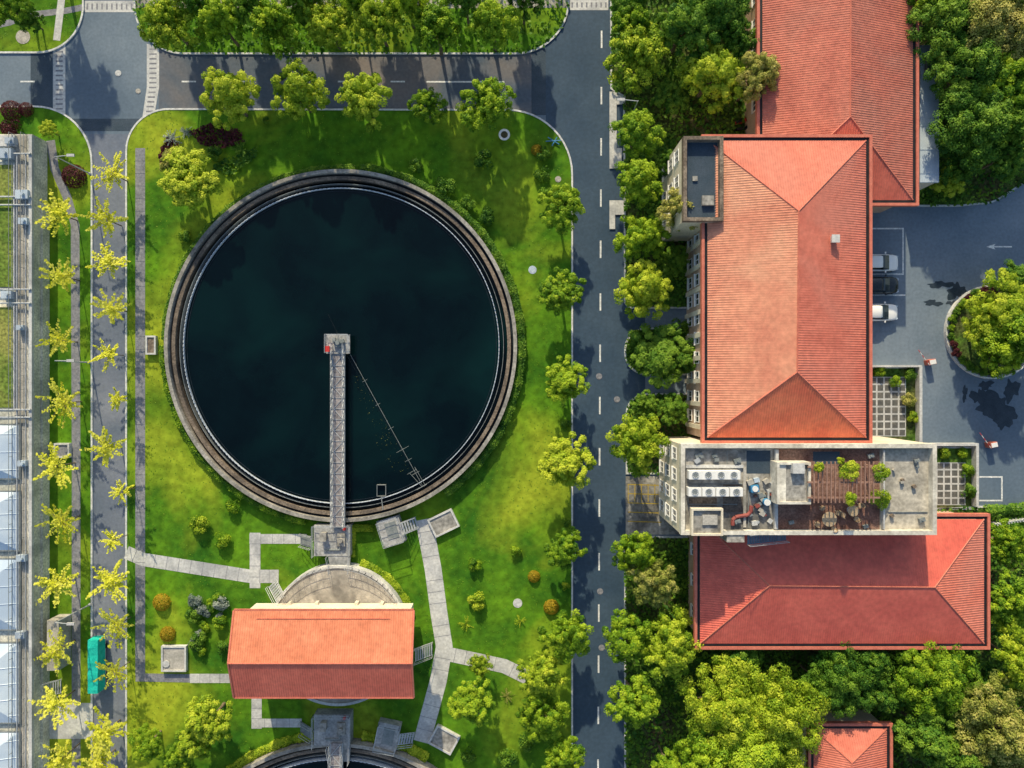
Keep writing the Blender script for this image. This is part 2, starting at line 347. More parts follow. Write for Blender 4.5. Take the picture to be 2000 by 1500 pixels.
def path(pts,w,mat,z=0.126,name='path'):
    mb=MB(); P=[Vector(W2(*p)) for p in pts]; n=len(P); Ls=[];Rs=[]
    for i in range(n-1): PATHS.append((P[i],P[i+1],w*K/2+.08))
    for i,p in enumerate(P):
        d=(P[min(i+1,n-1)]-P[max(i-1,0)]).normalized(); nn=Vector((-d.y,d.x))*w*K/2
        Ls.append(p+nn);Rs.append(p-nn)
    for i in range(n-1): mb.add([(*Rs[i],z),(*Rs[i+1],z),(*Ls[i+1],z),(*Ls[i],z)],[[0,1,2,3]])
    return meta(mb.obj(name,mat),kind='structure')
path([(100,275),(108,330),(132,385),(148,440),(150,900),(150,1900)],17,'pathgrey')
path([(275,290),(275,1318)],19,'pathgrey',0.130)
path([(266,1322),(372,1324)],16,'pathgrey',0.134)
path([(372,1324),(450,1324)],18,'concrete_light',0.138)
path([(248,1078),(280,1092),(490,1125),(545,1125)],26,'concrete_light',0.142)
path([(499,1040),(499,1148)],21,'concrete_light',0.146)
path([(488,1052),(600,1052)],19,'concrete_light',0.150)
path([(828,1014),(846,1110),(858,1200),(868,1262),(856,1330),(824,1448)],33,'concrete_light',0.142)
path([(868,1275),(930,1288),(985,1300),(1030,1322)],28,'concrete_light',0.147)
path([(502,1362),(502,1422)],20,'concrete_light',0.142); path([(493,1411),(590,1411)],17,'concrete_light',0.146)
path([(-60,62),(20,45),(60,30),(130,22),(165,15)],12,'pathgrey')
path([(262,8),(700,10),(1112,8)],16,'concrete',0.126); path([(128,-60),(118,30),(112,80)],14,'concrete_light',0.132)
meta(MB().sheet(rect(92,1372,183,1442),0.128).obj('forecourt','concrete_light'),kind='structure')
PATHS.append((Vector(W2(100,1407)),Vector(W2(183,1407)),2.2))
mb=MB()
for a,b,hw in PATHS[5:-4]:
    L=(b-a).length; u=(b-a)/L; nn=Vector((-u.y,u.x))*(hw-.08)
    for i in range(1,int(L/1.5)+1):
        p=a+u*i*L/(int(L/1.5)+1); mb.add([(*(p-nn-u*.025),.152),(*(p+nn*1-u*.025),.152),(*(p+nn+u*.025),.152),(*(p-nn+u*.025),.152)],[[0,3,2,1]])
meta(mb.obj('path_joints','pathgrey'),kind='structure')
mb=MB()
for a_,b_,c_,d_ in((1190,180,1204,330),(1204.2,186,1221,205),(1204.2,290,1214,330),(1190,392,1201,448),(1201.2,392,1219,420)):
    mb.sheet(rect(a_,b_,c_,d_),0.165)
meta(mb.obj('pavement','concrete_light'),kind='structure')
mb=MB(); mj=MB()
def grid(x0,y0,x1,y1,nx,ny):
    mj.sheet(rect(x0,y0,x1,y1),0.146)
    for i in range(nx):
        for j in range(ny):
            a=x0+(x1-x0)*i/nx;b=y0+(y1-y0)*j/ny
            mb.sheet(rect(a+1.6,b+1.6,a+(x1-x0)/nx-1.6,b+(y1-y0)/ny-1.6),0.150)
grid(1640,736,1768,852,9,8); grid(1800,903,1884,986,6,6)
meta(mb.obj('paving_squares','paver'),kind='structure'); meta(mj.obj('paving_joints','concrete_light'),kind='structure')
for i,(x,y,r,mt) in enumerate([(231,143,6,'concrete_light'),(270,178,5,'concrete'),(1170,735,6,'pathgrey'),(1205,780,6,'pathgrey'),(1172,1155,6,'pathgrey'),(1175,1265,6,'pathgrey'),(1011,1178,9,'concrete_light'),(1040,527,8,'bluegrey'),(1090,350,6,'concrete'),(45,72,14,'concrete')]):
    p=W(x,y,0.03 if x<300 and y>100 or 1130<x else 0.12); rr=r*K
    m_=MB().cyl(p[0],p[1],p[2],p[2]+0.03,rr,n=20); m_.cyl(p[0],p[1],p[2]+0.03,p[2]+0.045,rr*.75,n=20)
    meta(m_.obj('manhole_cover',mt,origin=p),'round manhole cover set flush in the '+('road' if p[2]<.1 else 'lawn'),'manhole cover','manhole covers')
# ------------------------------------------------------------------ round tanks
def clarifier(cpx,cpy,label):
    z=1.6; c=W(cpx,cpy,z); f=K*(H-z)/H; cx,cy=c[0],c[1]
    t=thing('settling_tank',label,'water tank',(cx,cy,0))
    R=345*f
    MB().ring(cx,cy,R-7*f,R,0,z).obj('outer_wall','rim',t)
    MB().ring(cx,cy,R-12*f,R-7*f-.003,0.0,.5).obj('gap_floor','darkwall',t)
    MB().ring(cx,cy,R-19*f,R-12*f-.003,0.0,1.25).obj('walkway_ledge','concrete_brown',t)
    mb=MB().ring(cx,cy,R-36*f,R-34.8*f,0.0,1.22)
    for i in range(240):
        a=2*math.pi*i/240; r=R-35.4*f; mb.box(cx+r*math.cos(a),cy+r*math.sin(a),1.22,1.29,0.07,0.26,a)
    mb.obj('overflow_weir','weir',t)
    MB().ring(cx,cy,R-27*f,R-26.2*f,0.2,1.1).obj('launder_wall','wmetal',t)
    MB().ring(cx,cy,R-41*f,R-40.4*f,0.5,1.02).obj('scum_baffle','darkwall',t)
    MB().ring(cx,cy,R-34.8*f,R-19*f-.003,0.0,0.35).obj('channel_water','water',t)
    MB().cyl(cx,cy,0.0,0.95,R-36*f-.003,n=160).obj('water_surface','water',t)
    return t,cx,cy,R
T1,c1x,c1y,R1=clarifier(665,675,'large round concrete settling tank full of dark water on lawn')
T2,c2x,c2y,R2=clarifier(655,1797,'second round concrete settling tank seen at its northern rim')
def bridge(cx,cy,sx,sy,label):
    t=thing('tank_bridge',label,'footbridge',(cx,cy,0))
    z=2.1; d=Vector((sx-cx,sy-cy)); L=d.length; u=d.normalized(); n=Vector((-u.y,u.x)); a=math.atan2(d.y,d.x)
    mid=Vector((cx,cy))+u*(L/2)
    mb=MB().box(mid.x,mid.y,z-.12,z,L,1.2,a)
    mb.obj('deck','deckm',t)
    k=int(L/1.2); mb=MB()
    for i in range(k):
        p=Vector((cx,cy))+u*(i*L/k); q=Vector((cx,cy))+u*((i+1)*L/k); sg=1 if i%2 else -1
        mb.tube((p.x+n.x*.55*sg,p.y+n.y*.55*sg,z+.02),(q.x-n.x*.55*sg,q.y-n.y*.55*sg,z+.02),.045,n=4)
        mb.tube((p.x+n.x*.6,p.y+n.y*.6,z+.02),(p.x-n.x*.6,p.y-n.y*.6,z+.02),.04,n=4)
    mb.obj('deck_lattice','metal',t)
    for sgn in(-1,1):
        m2=MB(); a0=Vector((cx,cy))+n*sgn*.66; b0=a0+u*L
        m2.rail([tuple(a0),tuple(b0)],z,1.0,1.2,.035)
        k=int(L/1.2)
        for i in range(k):
            p=a0+u*(i*L/k);q=a0+u*((i+1)*L/k); m2.tube((p.x,p.y,z),(q.x,q.y,z+1),.028,n=4)
        m2.box((a0.x+b0.x)/2,(a0.y+b0.y)/2,z-.45,z-.02,L,.08,a)
        m2.obj('railing','metal',t)
    pm=MB().cyl(cx,cy,0,z-.1,.8,n=20); pm.obj('pier','concrete',t)
    pf=MB().box(cx,cy,z+.06,z+.14,2.7,2.2); pf.obj('platform','concrete_mid',t)
    MB().rail([(cx-1.3,cy-1.05),(cx-1.3,cy+1.05),(cx+1.3,cy+1.05),(cx+1.3,cy-1.05)],z+.14,1.0,.9).obj('platform_railing','metal',t)
    mo=MB().cyl(cx+.1,cy+.1,z+.14,z+.5,.5,n=20); mo.cyl(cx+.1,cy+.1,z+.5,z+1.0,.24,n=16); mo.box(cx+.5,cy+.3,z+.14,z+.6,.5,.4,.3); mo.box(cx-.35,cy+.4,z+.14,z+.7,.35,.5,.1)
    mo.obj('drive_motor','wmetal',t)
    MB().box(cx-1.0,cy-.6,z+.14,z+1.0,.4,.6).box(cx-1.0,cy-.6,z+1.0,z+1.04,.45,.65).obj('control_box','red',t)
    return t
q=W2(661,672,2.1); e=W2(661,1030,2.1)
bridge(q[0],q[1],e[0],e[1],'narrow steel footbridge with railings over dark tank water')
q2=W2(655,1797,2.1); e2=W2(657,1452,2.1)
bridge(q2[0],q2[1],e2[0],e2[1],'short visible end of steel footbridge over second tank')
sa=thing('scraper_arm','thin steel scraper arm with blades lying across tank water','machinery',W(680,690,1.0))
A=Vector(W(684,692,1.3)); B=Vector(W(826,950,1.3))
dd=(B-A).normalized(); nn=Vector((-dd.y,dd.x,0))
MB().tube(A,B,.026,n=6).obj('arm','wmetal',sa)
for t_,ln in((.2,.3),(.38,.3),(.56,.35),(.72,.8),(.8,.45),(.9,.5)):
    p=A+(B-A)*t_; MB().tube(p-nn*ln,p+nn*ln,.022,n=5).obj('blade','wmetal',sa)
b1=B; mb=MB(); mb.tube(b1-nn*.8,b1+nn*.5,.035); mb.tube(b1-nn*.1,A+(B-A)*.88-nn*.6,.025); mb.tube(A+(B-A)*.88-nn*.9,A+(B-A)*.88+nn*.3,.025)
mb.tube(b1+nn*.3,A+(B-A)*.86+nn*.25,.025)
mb.obj('end_frame','wmetal',sa)
for p_,q_,r_ in((W(661,655,2.6),W(640,612,1.1),.005),(W(675,690,2.6),W(826,950,1.5),.008)): MB().tube(p_,q_,r_,n=4).obj('stay_cable','darkwall',sa)
sk=thing('scum_box','small steel scum box standing in tank water','machinery',W(745,958,1.0))
mb=MB()
p=W(745,958,1.2)
for dx,dy,sx,sy in((-.5,0,.06,1.3),(.5,0,.06,1.3),(0,.65,1.06,.06),(0,-.65,1.06,.06)): mb.box(p[0]+dx,p[1]+dy,.9,1.3,sx,sy,.0)
mb.obj('frame','wmetal',sk); MB().tube((p[0],p[1]-.7,1.3),(p[0]+.2,p[1]-2.2,1.3),.06).obj('pipe','wmetal',sk)
# ------------------------------------------------------------------ platforms and chambers near tanks
def platform(y0,label):
    c=W(645,y0+30,1.7); t=thing('access_platform',label,'platform',(c[0],c[1],0))
    q=[W2(613,y0,1.7),W2(684,y0,1.7),W2(684,y0+60,1.7),W2(613,y0+60,1.7)]
    mb=MB().prism(q,0,1.7); 
    q2_=[W2(640,y0+60.0,1.7),W2(684,y0+60.0,1.7),W2(682,y0+92,1.7),W2(646,y0+92,1.7)]; mb.prism(q2_,1.3,1.65)
    mb.obj('slab','concrete_mid',t)
    rails(t,[[q[1],q[0],q[3]],[q[1],q[2]],[q2_[0],q2_[3]],[q2_[1],q2_[2]]],1.68)
    p0=W2(590,y0+30,.9);p1=W2(612,y0+30,.9)
    MB().stairs((p0[0]-.4,p0[1]-.0),(p1[0],p1[1]),1.3,.15,1.7,7).obj('stair','wmetal',t)
    rails(t,[[(p0[0]-.4,p0[1]-.7,.15),(p1[0],p1[1]-.7,1.7)],[(p0[0]-.4,p0[1]+.7,.15),(p1[0],p1[1]+.7,1.7)]],0,.9)
    b=W(632,y0+22,2.2); MB().box(b[0],b[1],1.7,2.5,.6,.9).box(b[0],b[1],2.5,2.55,.7,1.0).obj('control_cabinet','concrete_grey',t)
    b=W(665,y0+30,2.2); mb=MB().box(b[0],b[1],1.7,2.0,.9,1.4); mb.cyl(b[0],b[1],2.0,2.4,.25,n=12); mb.obj('valve_gear','concrete_grey',t)
    b=W(672,y0+8,2.2); MB().box(b[0],b[1],1.72,2.2,.25,.25).obj('alarm_lamp','red',t)
    b=W(648,y0+48,1.9); MB().tube((b[0]-.8,b[1],1.85),(b[0]+.9,b[1],1.85),.1).tube((b[0]+.9,b[1],1.85),(b[0]+.9,b[1]+1.2,1.85),.1).obj('pipe','wmetal',t)
platform(1026,'raised concrete platform with steel stair beside tank rim')
platform(1396,'concrete platform with railings and small cabinets on lawn')
def chamber(px,py,rz,label):
    c=W(px,py,1.3); t=thing('valve_chamber',label,'utility structure',(c[0],c[1],0))
    cr,sr=math.cos(rz),math.sin(rz)
    def R_(x,y): return (c[0]+x*cr-y*sr,c[1]+x*sr+y*cr)
    MB().box(c[0],c[1],0,1.3,2.6,3.1,rz).obj('base','concrete_mid',t)
    MB().box(*R_(.1,.1),1.3,1.36,1.3,1.9,rz).obj('hatch','wmetal',t)
    rails(t,[[R_(1.2,-.7),R_(1.2,-1.45),R_(-1.2,-1.45),R_(-1.2,1.45),R_(1.2,1.45),R_(1.2,.7)]],1.3)
    MB().stairs(R_(3.0,0),R_(1.3,0),1.3,.2,1.3,6).obj('stair','metal',t)
    rails(t,[[(*R_(3.0,s_),.2),(*R_(1.35,s_),1.3)] for s_ in(-.65,.65)],0,.9)
chamber(764,1038,.3,'small tilted concrete chamber with railings and steel steps')
chamber(756,1440,-.2,'concrete chamber with railings and steps near second tank')
def pit(px,py,rz,w,h,label,mt='concrete_grey'):
    c=W(px,py,.6); t=thing('concrete_pit',label,'utility structure',(c[0],c[1],0))
    mb=MB(); cr,sr=math.cos(rz),math.sin(rz)
    for dx,dy,sx,sy in((0,h/2-.1,w,.2),(0,-h/2+.1,w,.2),(w/2-.1,0,.2,h-.4),(-w/2+.1,0,.2,h-.4)): mb.box(c[0]+dx*cr-dy*sr,c[1]+dx*sr+dy*cr,0,.62,sx,sy,rz)
    mb.obj('rim','concrete_light',t); MB().box(c[0],c[1],0,.5,w-.404,h-.404,rz).obj('cover',mt,t)
    return t,c
pit(866,1022,.45,3.1,2.3,'grey rectangular concrete pit cover tilted on lawn')
pit(867,1446,-.5,3.0,2.4,'grey concrete pit cover beside path on lawn')
t_,c=pit(339,1287,0,2.9,3.0,'square concrete pit with round hatch beside path','concrete')
MB().cyl(c[0]-.9,c[1]-.6,.5,.6,.4,n=18).obj('hatch','concrete_light',t_)
t_,c=pit(294,674,0,1.2,2.2,'small brown utility cover beside grey footpath','concrete_brown')
t_,c=pit(120,880,0,1.8,1.7,'small square utility cover on grass strip','pathgrey')
# ------------------------------------------------------------------ roofs
def slope(mb,a,b,c,d,step=0.25,rw=0.12,rh=0.038,mi=0):
    a,b,c,d=[Vector(p) for p in(a,b,c,d)]
    if (c-d).length<1e-4: mb.poly([a,b,c],mi)
    else: mb.poly([a,b,c,d],mi)
    u=(b-a); L=u.length; u.normalize(); nrm=(b-a).cross(d-a).normalized()
    if nrm.z<0: nrm=-nrm
    v=nrm.cross(u); 
    if v.z<0:v=-v
    S=lambda p:((p-a).dot(u),(p-a).dot(v))
    sd=S(d);sc=S(c); n=int(L/step)
    for i in range(n):
        s=(i+.5)*L/n
        if s<sd[0]: t=sd[1]*s/max(sd[0],1e-6)
        elif s>sc[0]: t=sc[1]*(L-s)/max(L-sc[0],1e-6)
        else: t=sd[1]+(sc[1]-sd[1])*(s-sd[0])/max(sc[0]-sd[0],1e-6)
        if t<.1: continue
        p=a+u*s; w=u*rw/2; q=p+v*t
        mb.add([p-w,p+w,p+nrm*rh,q-w,q+w,q+nrm*rh],[[0,1,2],[1,4,5,2],[4,3,5],[3,0,2,5]],mi)
def ridgecap(mb,pts,r=.13):
    for a,b in pts:
        a=Vector(a);b=Vector(b);n=max(1,int((b-a).length/.45))
        for i in range(n):
            p=a+(b-a)*(i/n);q=a+(b-a)*((i+1.02)/n); mb.tube(p,q,r,r*.85,n=6)
def frame4(x0,y0,x1,y1,w,z0,z1,mb=None):
    mb=mb or MB()
    for cx,cy,sx,sy in(((x0+x1)/2,y0+w/2,x1-x0,w),((x0+x1)/2,y1-w/2,x1-x0,w),(x0+w/2,(y0+y1)/2,w,y1-y0-2*w),(x1-w/2,(y0+y1)/2,w,y1-y0-2*w)): mb.box(cx,cy,z0,z1,sx,sy)
    return mb
# material order: east, west, south, north
def hiproof(t,x0,y0,x1,y1,ze,zr,r0,r1,mat=('roof','roof_sunlit','roof_hip','roof'),step=.25):  # default west slope is painted sunlit, south hip painted brighter
    i=.62
    X0,X1,Y0,Y1=x0+i,x1-i,y0+i,y1-i
    P=[(X0,Y0,ze),(X1,Y0,ze),(X1,Y1,ze),(X0,Y1,ze)]; a=(*r0,zr);b=(*r1,zr)
    mb=MB()
    if abs(r0[1]-r1[1])<abs(r0[0]-r1[0]):
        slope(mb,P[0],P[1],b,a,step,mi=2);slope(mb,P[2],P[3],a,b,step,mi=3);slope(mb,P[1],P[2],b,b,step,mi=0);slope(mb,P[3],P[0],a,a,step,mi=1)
        caps=[(a,b),(P[0],a),(P[3],a),(P[1],b),(P[2],b)]
    else:
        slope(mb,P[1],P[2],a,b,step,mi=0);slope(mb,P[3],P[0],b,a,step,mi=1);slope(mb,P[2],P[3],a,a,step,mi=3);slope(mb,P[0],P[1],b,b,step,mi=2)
        caps=[(a,b),(P[2],a),(P[3],a),(P[0],b),(P[1],b)]
    ro=mb.obj('roof',list(mat),t)
    m=MB(); ridgecap(m,caps,.09); sub(m,'ridge_cap','rooftrim',ro)
    sub(frame4(x0+.3,y0+.3,x1-.3,y1-.3,.3,ze-.2,ze-.02),'gutter','gutter',ro)
    sub(frame4(x0,y0,x1,y1,.3,ze-.45,ze+.12),'eave_trim','rooftrim',ro)
    return ro
def window_mesh():
    mb=MB()
    for y,z,sy,sz in((0,.04,1.3,.08),(0,1.46,1.3,.08)): mb.box(-.03,y,z-.04,z+.04,.1,sy,0,0)
    for y in(-.61,0,.61): mb.box(-.03,y,.08,1.42,.1,.08,0,0)
    mb.box(-.005,-.305,.08,1.42,.04,.53,0,1); mb.box(-.005,.305,.08,1.42,.04,.53,0,1)
    mb.box(-.08,0,-.1,0,.22,1.5,0,0)
    ob=mb.obj('window',['white','glass']); me=ob.data; bpy.data.objects.remove(ob); return me
WM=window_mesh()
def window(t,x,y,z,rz=0,s=1.0):
    o=bpy.data.objects.new('window',WM); col.objects.link(o); o.parent=t; o.location=(x-t['_o'][0],y-t['_o'][1],z-t['_o'][2]); o.rotation_euler=(0,0,rz); o.scale=(1,s,s)
def bounds(x0,y0,x1,y1,z):
    a=W(x0,y1,z);b=W(x1,y0,z); return a[0],a[1],b[0],b[1]
# --- main hall
x0,y0,x1,y1=bounds(1370,263,1703,866,9.5)
tB=thing('main_hall','long building with striped red hipped metal roof and dark gutters','building',((x0+x1)/2,(y0+y1)/2,0))
MB().box((x0+x1)/2,(y0+y1)/2,0,9.04,x1-x0-1.6,y1-y0-.8).obj('wall','brickwall',tB)
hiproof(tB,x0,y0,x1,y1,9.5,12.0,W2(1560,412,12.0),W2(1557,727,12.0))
for k in range(9): 
    y=y0+1.5+k*(y1-y0-12)/8; MB().box(x0+.7,y,0,9.0,.2,.5).obj('pilaster','cream',tB)
for k in range(12):
    for zz in(1.2,4.2,7.0): window(tB,x0+.795,y0+2.6+k*2.15,zz)
for k in range(8):
    for zz in(1.2,4.2,7.0): window(tB,x1-.795,y0+2.4+k*3.4,zz,math.pi)
c=W(1632,466,11.3); MB().box(c[0],c[1],10.2,11.3,.6,.6).box(c[0],c[1],11.3,11.4,.8,.8).obj('roof_vent','concrete_light',tB)
# --- stair tower
x0,y0,x1,y1=bounds(1334,267,1412,432,10.3)
tT=thing('stair_tower','flat roofed stair tower with dark roof and brown parapet','building',((x0+x1)/2,(y0+y1)/2,0))
MB().box((x0+x1)/2,(y0+y1)/2,0,9.7,x1-x0,y1-y0).obj('wall','cream',tT)
frame4(x0,y0,x1,y1,.36,9.702,10.5).obj('parapet','concrete_brown',tT)
r_=MB().box((x0+x1)/2,(y0+y1)/2,9.701,9.74,x1-x0-.8,y1-y0-.8).obj('flat_roof','patch',tT)
sub(MB().box((x0+x1)/2+.6,y0+2.2,9.741,10.1,1.2,1.0),'roof_hatch','concrete_grey',r_)
sub(MB().box((x0+x1)/2-.7,y0+4.5,9.741,9.9,.5,.5),'roof_hatch','concrete_grey',r_)
for zz in(1.2,4.2,7.0):
    for k in range(3): window(tT,x0-.005,y0+2+k*2.7,zz)
# --- north hall (lower than the main hall, its end tucks under the main eave)
x0,y0,x1,y1=bounds(1478,-260,1794,402,6.4)
tA=thing('north_hall','long lower building with ribbed red roof among trees','building',((x0+x1)/2,(y0+y1)/2,0))
MB().box((x0+x1)/2,(y0+y1)/2,0,5.94,x1-x0-1.6,y1-y0-1.6).obj('wall','brickwall',tA)
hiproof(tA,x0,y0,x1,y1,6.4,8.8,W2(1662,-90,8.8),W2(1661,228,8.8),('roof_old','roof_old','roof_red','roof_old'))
for k in range(8): window(tA,x0+.795,y0+12+k*3,3)
x0,y0,x1,y1=bounds(1797,88,1834,356,4.5)
tX=thing('side_annex','narrow annex with pale blue grey flat roof','building',((x0+x1)/2,(y0+y1)/2,0))
MB().box((x0+x1)/2,(y0+y1)/2,0,4.2,x1-x0-.2,y1-y0-.2).obj('wall','cream',tX)
mb=MB().box((x0+x1)/2,(y0+y1)/2,4.201,4.5,x1-x0,y1-y0)
for k in range(6): mb.box((x0+x1)/2,y0+1+k*(y1-y0-2)/5,4.5,4.54,x1-x0,.1)
r_=mb.obj('flat_roof','bluegrey',tX)
sub(MB().box((x0+x1)/2,y1-2.2,4.541,4.9,1.2,1.6),'roof_hatch','concrete_grey',r_)
# --- east low hall
x0,y0,x1,y1=bounds(1356,1003,1933,1268,6.0)
tD=thing('low_hall','low building with deep red hipped roof below terrace block','building',((x0+x1)/2,(y0+y1)/2,0))
MB().box((x0+x1)/2,(y0+y1)/2,0,5.54,x1-x0-1.6,y1-y0-1.6).obj('wall','brickwall',tD)
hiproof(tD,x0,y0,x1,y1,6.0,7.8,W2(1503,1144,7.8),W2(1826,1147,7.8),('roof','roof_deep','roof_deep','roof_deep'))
for k in range(3): window(tD,x0+.795,y0+3+k*3.5,2)
x0,y0,x1,y1=bounds(1578,1412,1743,1640,5.0)
tE=thing('gatehouse','small building with red hipped roof among trees','building',((x0+x1)/2,(y0+y1)/2,0))
MB().box((x0+x1)/2,(y0+y1)/2,0,4.54,x1-x0-1.2,y1-y0-1.2).obj('wall','cream',tE)
hiproof(tE,x0,y0,x1,y1,5.0,6.6,W2(1664,1490,6.6),W2(1664,1570,6.6),('roof','roof','roof','roof'))
# --- pump house over round basin
zc=1.8; c=W(660,1241,zc); r=137*K*(H-zc)/H; rbasin=r
tP=thing('round_basin','round stained concrete basin with flat cover slab','water tank',(c[0],c[1],0))
MB().ring(c[0],c[1],r-.3,r,0,1.95,n=80).obj('rim_wall','concrete_light',tP)
MB().cyl(c[0],c[1],0,1.8,r-.303,n=80).obj('cover_slab',surf('stained_slab',(0.3,0.285,0.27),(0.54,0.5,0.45),0.35,(0.2,0.19,0.18),0.3,rough=0.9,grain=0.08,gscale=2.5),tP)
for dx in(-5.2,-2.2,2.2,5.0): MB().box(c[0]+dx,c[1]+3.4,1.8,2.6,.35,1.2,-.3*dx/5).obj('pillar','cream',tP)
rails(tP,[[(c[0]+(r-.15)*math.cos(a),c[1]+(r-.15)*math.sin(a)) for a in np.linspace(s_,e_,10)] for s_,e_ in((.55,1.45),(1.72,2.6))],1.95)
p0=W2(530,1140,.5);p1=W2(552,1168,1.2)
MB().stairs(p0,p1,1.3,.2,1.8,8).obj('stair','metal',tP)
rails(tP,[[(p0[0]+s_,p0[1]+s_*.8,.2),(p1[0]+s_,p1[1]+s_*.8,1.8)] for s_ in(-.5,.5)],0,.9)
ZR=8.0
e0=W(457,1192,6.5);e1=W(808,1362,6.5); x0,x1=e0[0],e1[0]; y1,y0=e0[1],e1[1]; ym=W(0,1296,ZR)[1]
tH=thing('pump_house','pump house with orange and red ribbed gabled roof','building',((x0+x1)/2,ym,0))
MB().box((x0+x1)/2,(y0+y1)/2,1.82,6.2,x1-x0-1.4,y1-y0-1.4).obj('wall','cream',tH)
mb=MB()
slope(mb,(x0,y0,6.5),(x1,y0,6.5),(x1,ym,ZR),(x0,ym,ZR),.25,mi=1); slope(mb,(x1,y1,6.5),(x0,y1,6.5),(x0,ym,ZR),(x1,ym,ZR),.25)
r_=mb.obj('roof',['roof_top','roof_red'],tH)  # north slope oranger, south redder: their sun and shade painted into the colours
m=MB(); ridgecap(m,[((x0,ym,ZR+.02),(x1,ym,ZR+.02))],.09); 
hy=W(0,1209,6.9)[1]; sub(m,'ridge_cap','rooftrim',r_)
fr=(y1-hy)/(y1-ym); zz=6.5+(ZR-6.5)*fr
sub(MB().box((x0+x1)/2,hy,zz-.05,zz+.08,(x1-x0)*.74,.07),'snow_guard','rooftrim',r_)
for X in(x0-.03,x1+.03): 
    m=MB()
    for Y0,Y1,Z0,Z1 in((y0,ym,6.5,ZR),(y1,ym,6.5,ZR)): m.tube((X,Y0,Z0),(X,Y1,Z1),.12,n=4)
    sub(m,'verge_trim','rooftrim',r_)
sub(MB().tube((x0,y0-.05,6.45),(x1,y0-.05,6.45),.12,n=4),'eave_trim','rooftrim',r_); sub(MB().tube((x0,y1+.05,6.45),(x1,y1+.05,6.45),.12,n=4),'eave_trim','rooftrim',r_)
MB().add([(x1-.7,y0+.7,6.2),(x1-.7,y1-.7,6.2),(x1-.7,ym,ZR-.25)],[[0,1,2]]).obj('gable','cream',tH)
MB().add([(x0+.7,y0+.7,6.2),(x0+.7,y1-.7,6.2),(x0+.7,ym,ZR-.25)],[[0,2,1]]).obj('gable','cream',tH)
c=W(822,1275,1.5); t=thing('steel_stair','small steel landing stair beside the pump house','stair',(c[0],c[1],0))
MB().stairs((c[0]+1.2,c[1]),(c[0]-.6,c[1]),1.5,.2,2.2,8).obj('step','metal',t); rails(t,[[(c[0]+1.2,c[1]+s_,.2),(c[0]-.6,c[1]+s_,2.2)] for s_ in(-.8,.8)],0,.9)
# --- terrace block
ZC=11.0
x0,y0,x1,y1=bounds(1331,868,1829,1044,ZC)
tC=thing('terrace_block','cream block with flat roof terrace and white parapet','building',((x0+x1)/2,(y0+y1)/2,0))
MB().box((x0+x1)/2,(y0+y1)/2,0,10.2,x1-x0,y1-y0).obj('wall','cream',tC)
frame4(x0-.05,y0-.05,x1+.05,y1+.05,.42,10.201,ZC).obj('parapet','parapet',tC)
zf=10.25
def CR(a,b,c_,d,z=zf): return bounds(a,b,c_,d,z)
def flat(name,a,b,c_,d,mt,z0=10.202,z1=zf,par=tC):
    q=CR(a,b,c_,d,z1); return MB().box((q[0]+q[2])/2,(q[1]+q[3])/2,z0,z1,q[2]-q[0],q[3]-q[1]).obj(name,mt,par)
flat('roof_floor',1339,877,1514,1034,'concrete_grey')
flat('timber_deck',1514.2,877,1718,1034,'wood',z1=10.28)
flat('roof_floor',1718.2,877,1815,1034,'concrete_tan')
flat('roof_stain',1458,880,1505,925,'patch',z0=10.2505,z1=10.256); flat('roof_stain',1588,882,1640,906,'patch',z0=10.281,z1=10.286)
flat('roof_stain',1345,972,1400,988,'concrete_brown',z0=10.2505,z1=10.257); flat('roof_stain',1412,945,1450,1000,'concrete_brown',z0=10.2505,z1=10.2585)
flat('roof_ledge',1339.5,908,1452,914,'concrete_light',z0=10.2505,z1=10.5); flat('roof_ledge',1452,914.2,1457,1030,'concrete',z0=10.2505,z1=10.45); flat('roof_ledge',1515,878,1521,902,'concrete_light',z0=10.281,z1=10.7)
for k in range(4):
    for zz in(1.2,4.2,7.4): window(tC,x0-.005,y0+1.4+k*2.2,zz)
q=CR(1518,903,1584,985,12.2)
mb=frame4(*q,.24,10.29,12.2); mb.box(q[0]+.6,(q[1]+q[3])/2,10.29,12.0,.7,q[3]-q[1]-.5)
bh=mb.obj('stair_housing','parapet',tC); sub(MB().box((q[0]+q[2])/2+.3,(q[1]+q[3])/2,10.29,11.95,q[2]-q[0]-1.3,q[3]-q[1]-.49),'housing_roof','concrete_grey',bh)
q=CR(1549,905,1572,925,12.6); sub(MB().box((q[0]+q[2])/2,(q[1]+q[3])/2,11.951,12.6,q[2]-q[0],q[3]-q[1]),'roof_cowl','concrete_light',bh)
q=CR(1350,993,1412,1046,11.6)
bb=frame4(*q,.2,11.01,11.7).obj('lift_housing','cream',tC); sub(MB().box((q[0]+q[2])/2,(q[1]+q[3])/2,10.26,11.4,q[2]-q[0]-.41,q[3]-q[1]-.41),'housing_roof','concrete_grey',bb)
sub(MB().box((q[0]+q[2])/2+.3,(q[1]+q[3])/2+.2,11.401,11.6,1.5,1.0),'roof_ledge','concrete',bb)
q=CR(1418,1035,1452,1058,10.6); MB().box((q[0]+q[2])/2,(q[1]+q[3])/2,8.5,10.9,q[2]-q[0],q[3]-q[1]).obj('side_shaft','concrete_grey',tC)
a=W2(1458,1052,10);b=W2(1548,1052,10)
MB().stairs(b,a,1.1,8.3,10.2,16).obj('outside_stair',surf('blue_steel',(0.1,0.15,0.22),(0.18,0.24,0.32),2),tC)
rails(tC,[[(b[0],b[1]+s_,8.3),(a[0],a[1]+s_,10.2)] for s_ in(-.55,.55)],0,1)
